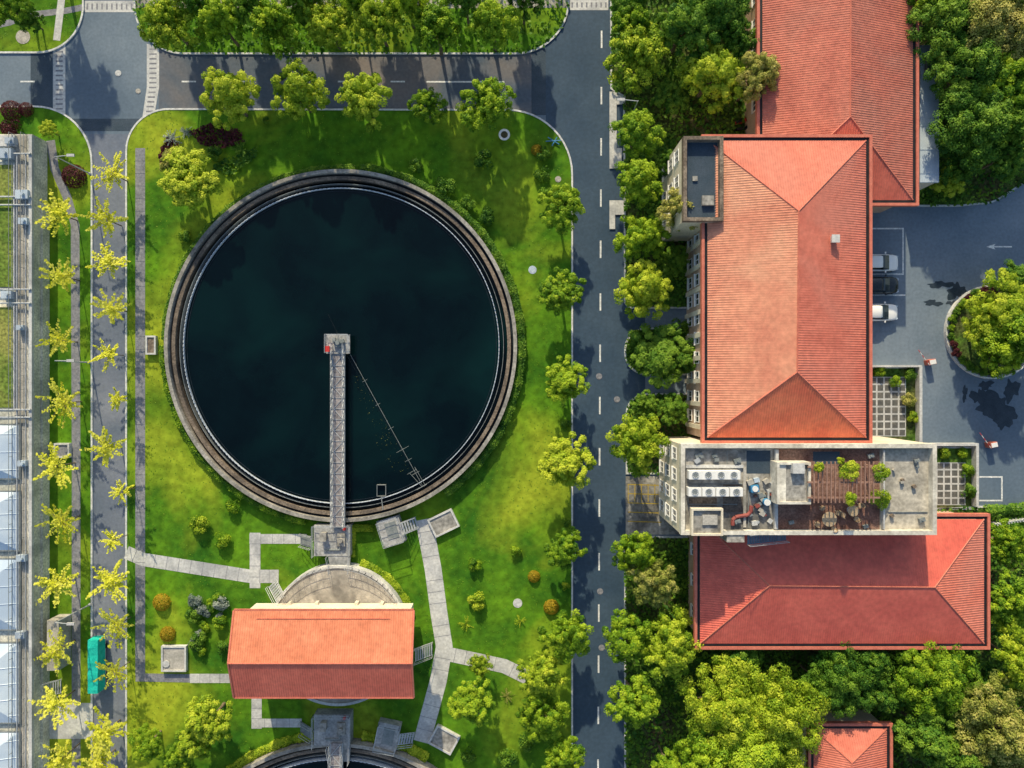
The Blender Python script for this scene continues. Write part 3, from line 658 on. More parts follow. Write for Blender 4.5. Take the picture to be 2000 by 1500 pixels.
for (a_,b_,c_,d_) in((1514,980,1520,1034),(1500,958,1503,975),(1726,880,1729,1034)):
    q=CR(a_,b_,c_,d_,10.8); MB().box((q[0]+q[2])/2,(q[1]+q[3])/2,10.29,10.75,q[2]-q[0],q[3]-q[1]).obj('divider_wall','concrete_light',tC)
for (a_,b_,r_) in((1365,890,.4),(1440,900,.35),(1440,1018,.3),(1700,890,.3),(1790,900,.25),(1690,1028,.25),(1545,1020,.25),(1395,890,.25),(1800,1015,.3)):
    c=W(a_,b_,10.4); MB().box(c[0],c[1],10.29,10.6,r_*2,r_*1.4,.3).cyl(c[0],c[1],10.6,10.7,.12,n=10).obj('roof_vent','wmetal',tC)
for a_,b_,c_,d_ in((1345,945,1450,945),(1420,880,1420,905),(1345,985,1440,985),(1462,930,1462,1030),(1735,1000,1812,1000)):
    MB().tube(W(a_,b_,10.32),W(c_,d_,10.32),.05,n=6).obj('service_pipe','wmetal',tC)
mb=MB()
pp=[W(1431,1026,10.5),W(1431,1016,10.5),W(1436,1010,10.5),W(1446,1008,10.5),W(1460,1006,10.5),W(1466,1000,10.5),W(1468,988,10.5)]
for a,b in zip(pp[:-1],pp[1:]): mb.tube(a,b,.2,n=10)
meta(mb.obj('air_duct','duct',origin=pp[0]),'faded curved red duct lying on the roof','duct')
pg=thing('pergola','brown red timber pergola with slats on roof terrace','pergola',(*W2(1648,942,12.4),10.28))
pgm=surf('pergola_wood',(0.24,0.14,0.115),(0.36,0.22,0.18),1.2)
for k in range(15):
    c=W(1590+k*8.3,942,12.5); MB().box(c[0],c[1],12.4,12.55,.1,4.1).obj('slat',pgm,pg)
for yy in(912,942,972):
    c=W(1648,yy,12.35); MB().box(c[0],c[1],12.25,12.395,7.2,.16).obj('beam',pgm,pg)
for xx in(1592,1706):
    for yy in(912,972):
        c=W(xx,yy,12.2); MB().box(c[0],c[1],10.28,12.248,.18,.18).obj('post',pgm,pg)
def ac():
    t=thing('air_conditioner','white rooftop air conditioner unit with round fan','air conditioner',(0,0,0),'air conditioners in rows on the roof')
    MB().box(0,0,.12,1.25,1.3,.85).obj('casing','white',t)
    m=MB().ring(0,0,.3,.36,1.25,1.3,n=20); m.obj('fan_guard','metal',t)
    m=MB()
    for k in range(4): m.box(0,0,1.255+k*.004,1.262+k*.004,.56,.12,k*math.pi/4)
    m.obj('fan','wmetal',t)
    MB().box(0,.36,0,.118,1.2,.08).obj('foot','metal',t); MB().box(0,-.36,0,.118,1.2,.08).obj('foot','metal',t)
    return t
acp=ac(); first=True
for (xs,y,n) in((1358,928,4),(1357,961,4)):
    for k in range(n):
        c=W(xs+k*(25 if y<940 else 27),y,11.4)
        if first: acp.location=(c[0],c[1],zf); first=False
        else: dup(acp,(c[0],c[1],zf))
def wick(px,py,r,label):
    c=W(px,py,11.0); t=thing('garden_table',label,'table',(c[0],c[1],10.28))
    MB().cyl(c[0],c[1],10.98,11.03,r,n=22).obj('table_top','wicker',t)
    MB().cyl(c[0],c[1],10.33,10.978,.12,n=10).cyl(c[0],c[1],10.28,10.33,.35,n=14).obj('leg','metal',t)
    for k in range(4):
        a=k*math.pi/2+.5; x=c[0]+(r+.45)*math.cos(a); y=c[1]+(r+.45)*math.sin(a)
        ch=thing('garden_chair','wicker chair beside a round table on deck','chair',(x,y,10.28),'terrace chairs')
        MB().cyl(x,y,10.6,10.72,.26,n=12).obj('seat','wicker',ch)
        MB().ring(x,y,.24,.29,10.721,11.1,n=10,a0=a-1.2,a1=a+1.2).obj('backrest','wicker',ch)
        for dx,dy in((.15,.15),(-.15,.15),(.15,-.15),(-.15,-.15)): MB().cyl(x+dx,y+dy,10.28,10.598,.025,n=6).obj('leg','metal',ch)
wick(1620,1014,.75,'round wicker table on dark red deck')
wick(1667,998,.55,'round pale table among plants on roof deck')
c=W(1475,955,11.0)
t=thing('water_tank','blue plastic water tank standing on the flat roof','tank',(c[0],c[1],zf)); MB().box(c[0],c[1],zf,11.0,.8,.7,.1).obj('body','blue',t); MB().cyl(c[0],c[1],11.0,11.08,.3,n=16).obj('lid','white',t)
c=W(1498,981,11.0); t=thing('round_barrel','round white and blue barrel on roof','barrel',(c[0],c[1],zf)); MB().cyl(c[0],c[1],zf,11.1,.34,.38,n=18).obj('body','blue',t); MB().cyl(c[0],c[1],11.1,11.15,.33,n=18).obj('lid','white',t)
clut=[(1466,942,'concrete',.4),(1478,938,'bluegrey',.35),(1490,1002,'concrete',.4),(1486,968,'wmetal',.35),(1474,1022,'concrete_light',.35),(1362,900,'metal',.35),(1400,898,'wmetal',.3),(1497,940,'concrete',.35),(1480,988,'duct',.28),(1505,1018,'concrete_light',.3)]
for k in range(14): clut.append((random.uniform(1464,1508),random.uniform(932,1028),random.choice(['concrete','wmetal','concrete_brown','metal','duct','wood']),random.uniform(.14,.26)))
for k in range(6): clut.append((random.uniform(1735,1805),random.uniform(885,1028),random.choice(['concrete','wmetal','concrete_brown']),random.uniform(.14,.24)))
for i,(a_,b_,m_,s_) in enumerate(clut):
    c=W(a_,b_,10.6); t=thing('storage_crate','small lidded crate among clutter on the flat roof','crate',(c[0],c[1],zf),'roof clutter'); rz=random.random()
    MB().box(c[0],c[1],zf,10.5+s_*.3,s_*1.5,s_*1.2,rz).obj('body',m_,t); MB().box(c[0],c[1],10.5+s_*.3,10.55+s_*.3,s_*1.6,s_*1.3,rz).obj('lid',m_,t)
# ------------------------------------------------------------------ west treatment building
ZW=2.7
x0,y0,x1,y1=bounds(-330,262,63,1900,ZW)
tW=thing('treatment_building','long low concrete treatment building with planted roofs and covers','building',(x1-5,0,0))
pw=surf('pale_wall',(0.56,0.56,0.51),(0.8,0.77,0.67),0.5,(0.4,0.41,0.37),0.3,rough=0.9,grain=0.15,gscale=4)
MB().box((x0+x1)/2,(y0+y1)/2,0,ZW,x1-x0,y1-y0).obj('wall',pw,tW)
xl=W(87,0,1.0)[0]; mb=MB().box((x1+xl)/2,(y0+y1)/2-3.7,0,1.0,xl-x1-.004,y1-y0-7.5)
for k in range(90):
    y=y1-8.2-k*.95
    if y<y0+1:break
    mb.box((x1+xl)/2,y,1.0,1.22,xl-x1-.01,.14)
mb.box(xl-.12,(y0+y1)/2-3.7,1.0,1.3,.24,y1-y0-7.5)
mb.obj('ledge',pw,tW)
def wflat(name,a,b,c_,d,mt,z0,z1):
    q=bounds(a,b,c_,d,z1); return MB().box((q[0]+q[2])/2,(q[1]+q[3])/2,z0,z1,q[2]-q[0],q[3]-q[1]).obj(name,mt,tW)
wflat('roof_walkway',29,264,52,1898,'concrete',ZW+.002,ZW+.06)
wflat('parapet',56,264,62,1898,'concrete_light',ZW+.002,ZW+.4)
wflat('parapet',-330,264,28.5,285,'concrete_light',ZW+.002,ZW+.5)
for (a,b) in((322,560),(600,796)):
    wflat('planted_roof',-330,a,25,b,'roofgrass',ZW+.002,ZW+.25)
    wflat('planter_edge',25.3,a-3,28.6,b+3,'concrete_light',ZW+.002,ZW+.45)
for yy in(300,384,400,565,592,800,815):
    MB().tube(W(-300,yy,ZW+.5),W(60,yy,ZW+.5),.1,n=6).obj('pipe','metal',tW)
for xx in(33,50):
    MB().tube(W(xx,300,ZW+.4),W(xx,1890,ZW+.4),.07,n=6).obj('pipe','metal',tW)
rails(tW,[[W2(53,264,ZW),W2(53,1700,ZW)],[W2(30,264,ZW),W2(30,1700,ZW)]],ZW+.06,mt='wmetal')
for (a,b,s_) in((14,576,1.2),(44,380,1.4),(46,432,1.0),(10,300,1.6),(40,640,.8),(44,905,.9),(42,1090,1.0),(20,275,1.0),(40,1240,1.0)):
    c=W(a,b,ZW+.6); MB().box(c[0],c[1],ZW+.07,ZW+.8,s_,s_*.7).cyl(c[0]+.2,c[1],ZW+.8,ZW+1.1,.18,n=10).obj('roof_equipment','bluegrey',tW)
for (a,b) in((830,935),(960,1075),(1092,1230),(1256,1412),(1430,1560)):
    A1=W(-130,a,ZW+.3);B1=W(37,b,ZW+.3); cy=(A1[1]+B1[1])/2; apx=(W(-15,0,0)[0],cy,ZW+1.9); ap2=(A1[0]+3,cy,ZW+1.9)
    P=[(A1[0],B1[1],ZW+.3),(B1[0],B1[1],ZW+.3),(B1[0],A1[1],ZW+.3),(A1[0],A1[1],ZW+.3)]
    mb=MB(); slope(mb,P[0],P[1],apx,ap2,1.6,.08,.05); slope(mb,P[2],P[3],ap2,apx,1.6,.08,.05); slope(mb,P[1],P[2],apx,apx,1.6,.08,.05); slope(mb,P[3],P[0],ap2,ap2,1.6,.08,.05)
    sk_=mb.obj('roof_cover','cover',tW)
    sub(frame4(A1[0]-.1,B1[1]-.1,B1[0]+.1,A1[1]+.1,.14,ZW+.01,ZW+.34),'cover_frame','wmetal',sk_)
q=bounds(89,1212,112,1310,2.4); MB().box((q[0]+q[2])/2+.15,(q[1]+q[3])/2,0,2.4,q[2]-q[0],q[3]-q[1]).obj('side_block','concrete',tW)
q=bounds(88,1330,112,1362,1.0); MB().stairs((q[2],(q[1]+q[3])/2),(q[0]+.3,(q[1]+q[3])/2),1.6,.2,1.1,6).obj('stair','metal',tW); rails(tW,[[(q[2],yy,.2),(q[0]+.3,yy,1.1)] for yy in(q[1],q[3])],0,.9)
# ------------------------------------------------------------------ low walls east
lw=MB()
def lwall(a,b,c_,d,h=1.0):
    q=bounds(a,b,c_,d,h); lw.box((q[0]+q[2])/2,(q[1]+q[3])/2,0,h,q[2]-q[0],q[3]-q[1])
lwall(1690,713,1801,717);lwall(1796,717.05,1801,868)
meta(lw.obj('garden_wall','concrete_light',origin=W(1798,717,0)),'low pale wall around paved garden corner','wall')
lw=MB(); lwall(1805,866,1912,871); lwall(1907,871.05,1912,990)
meta(lw.obj('garden_wall','concrete_light',origin=W(1908,870,0)),'low pale wall enclosing small paved yard','wall')
c=W(1940,648,.5); rr=92*K*(H-.5)/H; pcx,pcy=c[0],c[1]
t=thing('round_planter','round raised planter ringed by stone kerb in car park','planter',(c[0],c[1],0))
MB().ring(c[0],c[1],rr-.2,rr,0,.5,n=90).obj('kerb_ring','kerb',t); MB().ring(c[0],c[1],rr-.4,rr-.202,0,.4,n=90).obj('inner_ring','pathgrey',t)
MB().cyl(c[0],c[1],0,.38,rr-.403,n=80).obj('planting_bed','soil',t)
# ------------------------------------------------------------------ cars
def car(paint,label):
    t=thing('parked_car',label,'car',(0,0,0),'cars parked beside the building')
    X=[-2.3,-2.22,-1.9,-1.4,-.6,.3,1.1,1.7,2.1,2.25,2.32]; Wd=[.6,.74,.84,.88,.9,.9,.88,.85,.77,.66,.5]; Zt=[.72,.86,.95,.97,.96,.95,.92,.86,.76,.66,.56]
    rings=[]
    for x,w,z in zip(X,Wd,Zt):
        rings.append([(x,-w*.94,.26),(x,-w,.45),(x,-w,z-.2),(x,-w*.94,z-.06),(x,-w*.8,z),(x,0,z+.025),(x,w*.8,z),(x,w*.94,z-.06),(x,w,z-.2),(x,w,.45),(x,w*.94,.26)])
    MB().loft(rings).obj('body',paint,t,smooth=True)
    rings=[]
    for x,wb,wt,z in((-2.0,.6,.55,.99),(-1.85,.74,.66,1.08),(-1.25,.78,.62,1.36),(.1,.79,.62,1.4),(.5,.79,.64,1.28),(1.15,.76,.7,.95)):
        rings.append([(x,-wb,.9),(x,-wt,z),(x,0,z+.02),(x,wt,z),(x,wb,.9)])
    MB().loft(rings).obj('window','glass',t)
    rings=[]
    for x,w,z in((-1.48,.6,1.34),(-1.1,.64,1.42),(-.4,.66,1.46),(.05,.65,1.45),(.26,.6,1.4)):
        rings.append([(x,-w,z-.06),(x,-w*.9,z),(x,0,z+.03),(x,w*.9,z),(x,w,z-.06)])
    MB().loft(rings).obj('roof',paint,t,smooth=True)
    for x in(-1.4,1.42):
        for sy in(-1,1):
            m=MB().tube((x,sy*.68,.33),(x,sy*.9,.33),.33,n=20); ty=m.obj('tyre','black',t); sub(MB().tube((x,sy*.86,.33),(x,sy*.915,.33),.2,n=14),'rim','metal',ty)
    for sy in(-1,1):
        MB().box(2.12,sy*.6,.56,.72,.26,.3,-sy*.35).obj('headlight','bluegrey',t); MB().box(-2.22,sy*.62,.66,.82,.14,.3,sy*.2).obj('tail_light','redlamp',t)
        MB().box(.72,sy*1.0,.92,1.06,.14,.2).obj('mirror',paint,t)
    return t
for (px,py,pt,lb) in((1714,513,'whitepaint','white sedan parked nose out beside hall wall'),(1715,557,'blackpaint','black sedan parked between two white cars'),(1713,610,'whitepaint','white sedan parked nose out in marked bay')):
    t=car(pt,lb); c=W(px,py,.8); t.location=(c[0],c[1],.03); t.scale=(1.06,1.1,1.05)
c=W(182,1302,1.9)
t=thing('covered_trailer','long narrow trailer under a teal tarpaulin at the roadside','trailer',(c[0],c[1],0))
rings=[]
for i in range(15):
    y=c[1]-3.05+i*6.1/14; k=.03*math.sin(i*1.7); z=2.0+k
    rings.append([(c[0]-.6,y,.55),(c[0]-.6-k*.3,y,1.9),(c[0]-.57,y,z),(c[0],y,z+.04),(c[0]+.57,y,z),(c[0]+.6+k*.3,y,1.9),(c[0]+.6,y,.55)])
MB().loft(rings).obj('tarpaulin','teal',t)
MB().box(c[0],c[1],.35,.54,1.1,5.9).obj('bed','metal',t)
for sx in(-1,1):
    for dy in(-1.8,1.8): MB().tube((c[0]+sx*.42,c[1]+dy,.3),(c[0]+sx*.58,c[1]+dy,.3),.3,n=14).obj('wheel','black',t)
def lamp(px,py,dirx,label):
    b=W(px,py,.1); t=thing('street_lamp',label,'street lamp',(b[0],b[1],.12),'street lamps')
    MB().tube((b[0],b[1],.12),(b[0],b[1],6.5),.09,.05,n=8).cyl(b[0],b[1],.12,.4,.16,n=10).obj('post','metal',t)
    MB().tube((b[0],b[1],6.4),(b[0]+dirx*1.6,b[1],6.8),.045,n=6).obj('arm','metal',t)
    MB().box(b[0]+dirx*1.9,b[1],6.75,6.9,.8,.28).obj('lamp_head','concrete_light',t)
for px,py,d in((177,708,1),(177,1180,1),(177,340,1),(1227,240,-1)): lamp(px,py,d,'slim grey street lamp standing at the roadside')
c=W(985,264,.5); t=thing('garden_urn','round white garden urn on lawn edge','planter',(c[0],c[1],.12)); MB().cyl(c[0],c[1],.12,.6,.35,.62,n=20).obj('bowl','concrete_light',t); MB().cyl(c[0],c[1],.6,.64,.4,n=18).obj('soil','flower',t); MB().ring(c[0],c[1],.42,.66,.602,.72,n=22).obj('rim','white',t)
mb=MB()
for a,b in(((1070,268),(1092,282)),((1078,285),(1088,268)),((1066,276),(1096,274))): mb.tube(W(a[0],a[1],.3),W(b[0],b[1],.3),.06)
meta(mb.obj('sprinkler','blue',origin=W(1080,275,.12)),'blue crossed sprinkler pipes lying on lawn','sprinkler')
def barrier(px,py,lab):
    c=W(px,py,1.0); t=thing('barrier_gate',lab,'barrier',(c[0],c[1],.02),'barrier gates')
    MB().box(c[0],c[1],.02,1.1,.8,.6,.2).obj('cabinet','rooftrim',t); MB().box(c[0],c[1],1.102,1.16,.7,.5,.2).obj('cabinet_lid','white',t)
    mb=MB()
    for k in range(6):
        a=Vector((c[0]-.3-k*.22,c[1]-.4+k*.3,1.0));mb.tube(a,a+Vector((-.22,.3,0)),.035,n=5,mi=k%2)
    mb.obj('boom',['white','red'],t)
barrier(1821,707,'red and white barrier gate at car park entry'); barrier(1941,869,'small red barrier post beside yard wall')
t=thing('sliding_gate','white slatted gate leaning beside the low hall','gate',W(1975,1018,0))
for k in range(12):
    a=W(1945+k*5.5,1024-k*.9,1.0); MB().box(a[0],a[1],.15,1.3,.08,.3,.5).obj('slat','white',t)
MB().tube(W(1942,1024,1.3),W(2010,1014,1.3),.04).obj('rail','metal',t); MB().tube(W(1942,1024,.4),W(2010,1014,.4),.04).obj('rail','metal',t)
def scooter(px,py,rz,pt,lab):
    c=W(px,py,.5); t=thing('parked_scooter',lab,'scooter',(c[0],c[1],.12),'parked scooters')
    def P(x,y,z): return (c[0]+x*math.cos(rz)-y*math.sin(rz),c[1]+x*math.sin(rz)+y*math.cos(rz),z)
    MB().tube(P(-.55,-.06,.36),P(-.55,.06,.36),.24,n=14).obj('wheel','black',t); MB().tube(P(.6,-.05,.36),P(.6,.05,.36),.24,n=14).obj('wheel','black',t)
    MB().box(*P(-.35,0,0)[:2],.43,.8,.7,.3,rz).box(*P(.15,0,0)[:2],.35,.45,.6,.28,rz).box(*P(.48,0,0)[:2],.4,.95,.12,.36,rz).obj('body',pt,t)
    MB().box(*P(-.35,0,0)[:2],.802,.9,.65,.26,rz).obj('seat','black',t); MB().tube(P(.45,-.32,1.05),P(.45,.32,1.05),.025).tube(P(.48,0,.95),P(.45,0,1.05),.03).obj('handlebar','black',t)
scooter(1447,238,.3,'red','small scooter parked between trees and hall'); scooter(1449,252,.2,'blackpaint','dark scooter parked next to another by hall')
# ------------------------------------------------------------------ vegetation
def leafobj(name,C,Nn,S,T,mat):
    n=len(C); Nn=Nn/np.maximum(np.linalg.norm(Nn,axis=1,keepdims=True),1e-6)
    r=rng.normal(size=(n,3)); t=np.cross(Nn,r); t/=np.maximum(np.linalg.norm(t,axis=1,keepdims=True),1e-6); b=np.cross(Nn,t)
    S=S[:,None]; V=np.stack([C-t*S*.75,C+b*S*.5,C+t*S*.75,C-b*S*.5],1).reshape(-1,3)
    me=bpy.data.meshes.new(name)
    me.vertices.add(4*n); me.vertices.foreach_set('co',V.astype(np.float32).ravel())
    me.loops.add(4*n); me.loops.foreach_set('vertex_index',np.arange(4*n,dtype=np.int32))
    me.polygons.add(n); me.polygons.foreach_set('loop_start',np.arange(0,4*n,4,dtype=np.int32))
    me.update(calc_edges=True)
    at=me.attributes.new('tint','FLOAT','POINT'); at.data.foreach_set('value',np.repeat(T,4).astype(np.float32))
    me.materials.append(M[mat] if isinstance(mat,str) else mat)
    return me
def rdir(n,zmin=-.3):
    d=rng.normal(size=(n*4+40,3)); d/=np.linalg.norm(d,axis=1,keepdims=True); d=d[d[:,2]>zmin]; return d[:n]
def crown(name,nl=7,nc=9,lp=190,zc=1.55,hz=.62,leaf=.05,spread=.55):
    C=[];Nn=[];T=[];lobes=[]
    for i in range(nl+3):
        if i<nl: a=2*math.pi*i/nl+random.uniform(-.3,.3); rr=spread*random.uniform(.85,1.15); L=np.array([rr*math.cos(a),rr*math.sin(a),zc+random.uniform(-.25,.15)]); lr=random.uniform(.34,.44)
        else: L=np.array([random.uniform(-.25,.25),random.uniform(-.25,.25),zc+random.uniform(.1,.4)]); lr=random.uniform(.36,.46)
        lobes.append((L,lr)); D=rdir(nc)
        for d in D:
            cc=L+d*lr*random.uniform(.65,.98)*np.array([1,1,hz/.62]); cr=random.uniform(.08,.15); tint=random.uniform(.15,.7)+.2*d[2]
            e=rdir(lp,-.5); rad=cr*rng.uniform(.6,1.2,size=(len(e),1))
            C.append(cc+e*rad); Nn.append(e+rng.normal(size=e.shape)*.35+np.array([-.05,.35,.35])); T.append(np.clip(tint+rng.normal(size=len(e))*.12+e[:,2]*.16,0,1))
    C=np.concatenate(C);Nn=np.concatenate(Nn);T=np.concatenate(T)
    return leafobj(name,C,Nn,leaf*rng.uniform(.7,1.3,size=len(C)),T,'leaf'),lobes
def trunkmesh(lobes,h0=.9,r=.07):
    mb=MB(); mb.tube((0,0,0),(0.02,0,h0*.5),r,r*.8,n=8); mb.tube((.02,0,h0*.5),(0,.02,h0),r*.8,r*.62,n=8)
    for L,lr in lobes:
        m=(L[0]*.45,L[1]*.45,h0+(L[2]-h0)*.6); mb.tube((0,.02,h0-.05),m,r*.5,r*.33,n=6); mb.tube(m,tuple(L),r*.33,r*.12,n=5)
        mb.tube(m,(L[0]*.9+.15*lr,L[1]*.8-.3*lr,L[2]+.2*lr),r*.22,r*.08,n=4)
    o=mb.obj('trunk','bark'); me=o.data; bpy.data.objects.remove(o); return me
VAR=[]
for i in range(8):
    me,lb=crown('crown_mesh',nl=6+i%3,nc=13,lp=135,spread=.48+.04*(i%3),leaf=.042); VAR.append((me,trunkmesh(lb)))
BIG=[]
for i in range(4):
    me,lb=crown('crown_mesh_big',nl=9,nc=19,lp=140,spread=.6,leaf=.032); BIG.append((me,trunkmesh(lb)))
def sparse():
    C=[];Nn=[];T=[];mb=MB(); mb.tube((0,0,0),(0,0,1.2),.03,.022,n=7); mb.tube((0,0,1.2),(0,0,2.0),.022,.01,n=6)
    nb=15
    for k in range(nb):
        z=random.uniform(1.3,1.8); a=k*2.4+random.uniform(-.4,.4); ln=random.uniform(.55,1.08); e=np.array([math.cos(a)*ln,math.sin(a)*ln,z+random.uniform(.05,.35)]); s=np.array([0,0,z])
        mb.tube(tuple(s),tuple(e),.01,.004,n=4); tint=random.uniform(.35,.95); d=(e-s)/np.linalg.norm(e-s); sd_=np.array([-d[1],d[0],0])
        for j in range(46):
            t=random.uniform(.12,1.03); p=s+(e-s)*t; w_=.11*math.sin(math.pi*min(1,.15+t*.8)); off=sd_*random.uniform(-1,1)*w_
            C.append(p+off+rng.normal(size=3)*.015); Nn.append(rng.normal(size=3)*.3+np.array([0,.4,.9])); T.append(min(1,max(0,tint+random.uniform(-.15,.2))))
    for j in range(50):
        d=rng.normal(size=3)*np.array([.1,.1,.1]); C.append(np.array([0,0,1.9])+d); Nn.append(rng.normal(size=3)*.4+np.array([0,.3,.8])); T.append(random.uniform(.4,.9))
    C=np.array(C);Nn=np.array(Nn);T=np.array(T)
    me=leafobj('sparse_crown',C,Nn,.085*rng.uniform(.7,1.3,size=len(C)),T,'leafg'); o=mb.obj('trunk','bark'); tm=o.data; bpy.data.objects.remove(o)
    return me,tm
SP=[sparse() for _ in range(7)]
LAB={'leaf':'rounded leafy green tree','leafd':'dense dark green tree','leafy':'bright yellow green broadleaf tree','leaft':'tree with tan and green foliage','leafg':'slender young golden tree','leafs':'silvery green tree'}
def tree(px,py,r,kind='leaf',h=None,where='on lawn',group='trees',big=False,var=None,sp=False):
    if sp: me,tm=random.choice(SP)
    elif big: me,tm=random.choice(BIG)
    else: me,tm=random.choice(VAR) if var is None else VAR[var]
    rw=r*K*1.01
    if h is None: h=rw*2.1
    zc=h*.72; p=W(px,py,zc); f=(H-zc)/H
    rw=r*K*f*(1.08 if sp else 1.05)
    t=thing('tree',LAB[kind]+' '+where,'tree',(p[0],p[1],.1),group)
    rz=random.uniform(0,6.28)
    for nm,m_ in(('trunk',tm),('crown',me)):
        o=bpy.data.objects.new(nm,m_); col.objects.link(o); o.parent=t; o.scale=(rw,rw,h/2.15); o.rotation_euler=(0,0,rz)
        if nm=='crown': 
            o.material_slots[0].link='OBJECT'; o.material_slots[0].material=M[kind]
    return t
for a in((448,192,58,'leafy'),(582,182,58,'leafy'),(713,194,60,'leafy'),(833,206,38,'leaf'),(955,206,56,'leaf')): tree(*a,h=7 if a[2]>40 else 5,where='in row beside cross road',group='street trees')
for a in((330,48,60,'leafy'),(428,42,50,'leaf'),(540,50,52,'leaf'),(640,48,50,'leafy'),(738,42,50,'leafy'),(852,58,54,'leaf'),(965,52,56,'leaf'),(485,2,42,'leafd'),(592,0,44,'leafd'),(690,-4,42,'leaf'),(795,0,44,'leaf'),(910,0,42,'leafd'),(380,-8,42,'leafd'),(1025,-6,38,'leafd')): tree(*a,h=random.uniform(7.5,8.8),where='in dense row beside cross road',group='street trees')
for a in((60,-110,60),(320,-120,46),(450,-130,46),(600,-120,48),(730,-120,48),(870,-120,48),(1000,-120,46),(1250,-120,60),(1380,-80,60)): tree(*a,'leaf',h=9,where='along northern boundary')
for a in((1095,405,49,'leaf'),(1097,570,48,'leaf'),(1105,740,46,'leaf'),(1108,900,56,'leafy'),(1103,1070,43,'leaf'),(1110,1240,56,'leaf'),(1060,1310,54,'leafy'),(1060,1400,52,'leaf'),(1100,1485,50,'leaf'),(922,1368,46,'leaf'),(938,1298,28,'leafy')): tree(*a,h=a[2]*.108,where='on lawn beside main road',group='lawn edge trees')
for a in((1250,108,66,'leafy',7.5),(1235,50,46,'leaf',7),(1243,262,56,'leaf',6.5),(1245,355,54,'leaf',6.5),(1330,408,46,'leaft',9),(1252,465,54,'leaf',6.5),(1258,570,58,'leafy',6.5),(1292,690,64,'leafd',4.5),(1335,700,34,'leafd',4.5),(1245,862,66,'leafy',7.5),(1312,800,36,'leafd',4.2),(1262,790,30,'leafd',3.8),(1238,1082,46,'leaf',6),(1275,1138,54,'leaft',6.5),(1228,1245,58,'leaf',6.5),(1310,1255,70,'leafy',7.5),(1238,1368,54,'leaf',6.5),(1390,150,70,'leafy',7.5),(1478,150,46,'leaft',9),(1335,55,72,'leafd',8),(1230,0,40,'leafd',7),(1405,20,64,'leafd',8),(1310,190,36,'leafd',4),(1310,320,30,'leafd',4),(1318,510,34,'leafd',3.6),(1440,80,46,'leafd',7)):
    tree(*a[:4],h=a[4],where='standing between road and buildings',group='roadside trees')
for a in((1425,1375,92,'leafy',8.5),(1525,1395,86,'leafy',9),(1455,1465,86,'leaf',9),(1522,1490,60,'leafy',8),(1645,1325,70,'leafd',7.5),(1722,1352,44,'leafd',6.5),(1820,1320,76,'leaf',8),(1812,1432,62,'leafd',7.5),(1870,1480,60,'leafd',8),(1948,1420,90,'leaft',9),(1990,1290,66,'leafy',8),(1975,1170,56,'leaf',7),(1965,1060,46,'leaf',6),(1440,1292,58,'leafd',6),(1372,1480,62,'leaf',7.5),(1300,1490,34,'leaf',6),(1700,1300,44,'leafd',7),(1905,1350,44,'leafd',7),(1760,1290,34,'leafd',6),(1985,1500,56,'leaft',8),(1480,1530,70,'leaf',8),(1800,1560,50,'leafd',8),(1590,1325,34,'leafd',6)):
    tree(*a[:4],h=a[4],where='in dense planting near low hall',group='woodland trees',big=a[2]>68)
for a in((1850,45,78,'leafd',9),(1925,40,82,'leaft',10),(1990,60,66,'leaft',9),(1890,140,74,'leafd',9),(1965,170,70,'leaf',8.5),(1900,240,80,'leafd',8.5),(1985,250,56,'leafd',8),(1880,320,46,'leafd',6),(1850,356,32,'leafy',4),(1960,310,44,'leafd',6),(1850,-30,80,'leaf',9),(1960,-50,80,'leafd',9),(2060,180,80,'leafd',9)):
    tree(*a[:4],h=a[4],where='in dense grove beside north hall',group='woodland trees',big=a[2]>70)
for a in((1955,596,74,'leafy',6),(1995,640,76,'leaf',6.5),(1925,640,52,'leafy',5),(1975,550,44,'leafd',5),(1955,690,48,'leaf',5)): tree(*a[:4],h=a[4],where='in round planter',group='planter trees')
for a in((117,418,42),(122,540,38),(117,665,34),(125,786,42),(112,910,40),(122,1018,40),(112,1140,44),(112,1270,42),(112,1372,44),(122,1480,42)): tree(*a,'leafg',h=4.6,where='in strip beside side road',group='young roadside trees',sp=True)
for a in((222,340,38),(210,430,38),(213,512,40),(220,603,38),(213,692,30),(230,780,22),(208,875,38),(238,960,24),(222,1055,24),(217,1135,42),(228,1222,38),(226,1312,34),(206,1430,50),(196,1490,50)): tree(*a,'leafg',h=4.2,where='at edge of side road',group='young roadside trees',sp=True)
tree(410,1405,52,'leafy',h=5.5,where='on lawn near path'); tree(380,1450,40,'leafy',h=4.6,where='on lawn near path'); tree(290,1452,42,'leaf',h=4,where='on lawn near side road'); tree(350,1485,36,'leaf',h=4,where='on lawn near side road')
tree(370,350,62,'leafy',h=6,where='with upright tips beside flower bed',var=2); tree(340,320,30,'leaft',h=4.5,where='beside flower bed')
tree(20,15,40,'leaf',h=6,where='on corner lawn'); tree(60,40,26,'leafd',h=3,where='on corner lawn'); tree(97,255,20,'leafy',h=2.5,where='beside side road')
def bushmesh(leaf=.1,n=1500,cl=12):
    C=[];Nn=[];T=[]
    for k in range(cl):
        d=rdir(1,0)[0]; cc=np.array([d[0]*.55,d[1]*.55,.35+d[2]*.35]); cr=random.uniform(.28,.42); tint=random.uniform(.2,.8); e=rdir(n//cl,-.4)
        C.append(cc+e*cr*rng.uniform(.7,1.1,size=(len(e),1))); Nn.append(e+rng.normal(size=e.shape)*.4); T.append(np.clip(tint+rng.normal(size=len(e))*.14,0,1))
    C=np.concatenate(C);C[:,2]=np.maximum(C[:,2],0)
    return leafobj('bush_mesh',C,np.concatenate(Nn),leaf*rng.uniform(.7,1.3,size=len(C)),np.concatenate(T),'leaf')
BM=[bushmesh() for _ in range(4)]
BL=[]
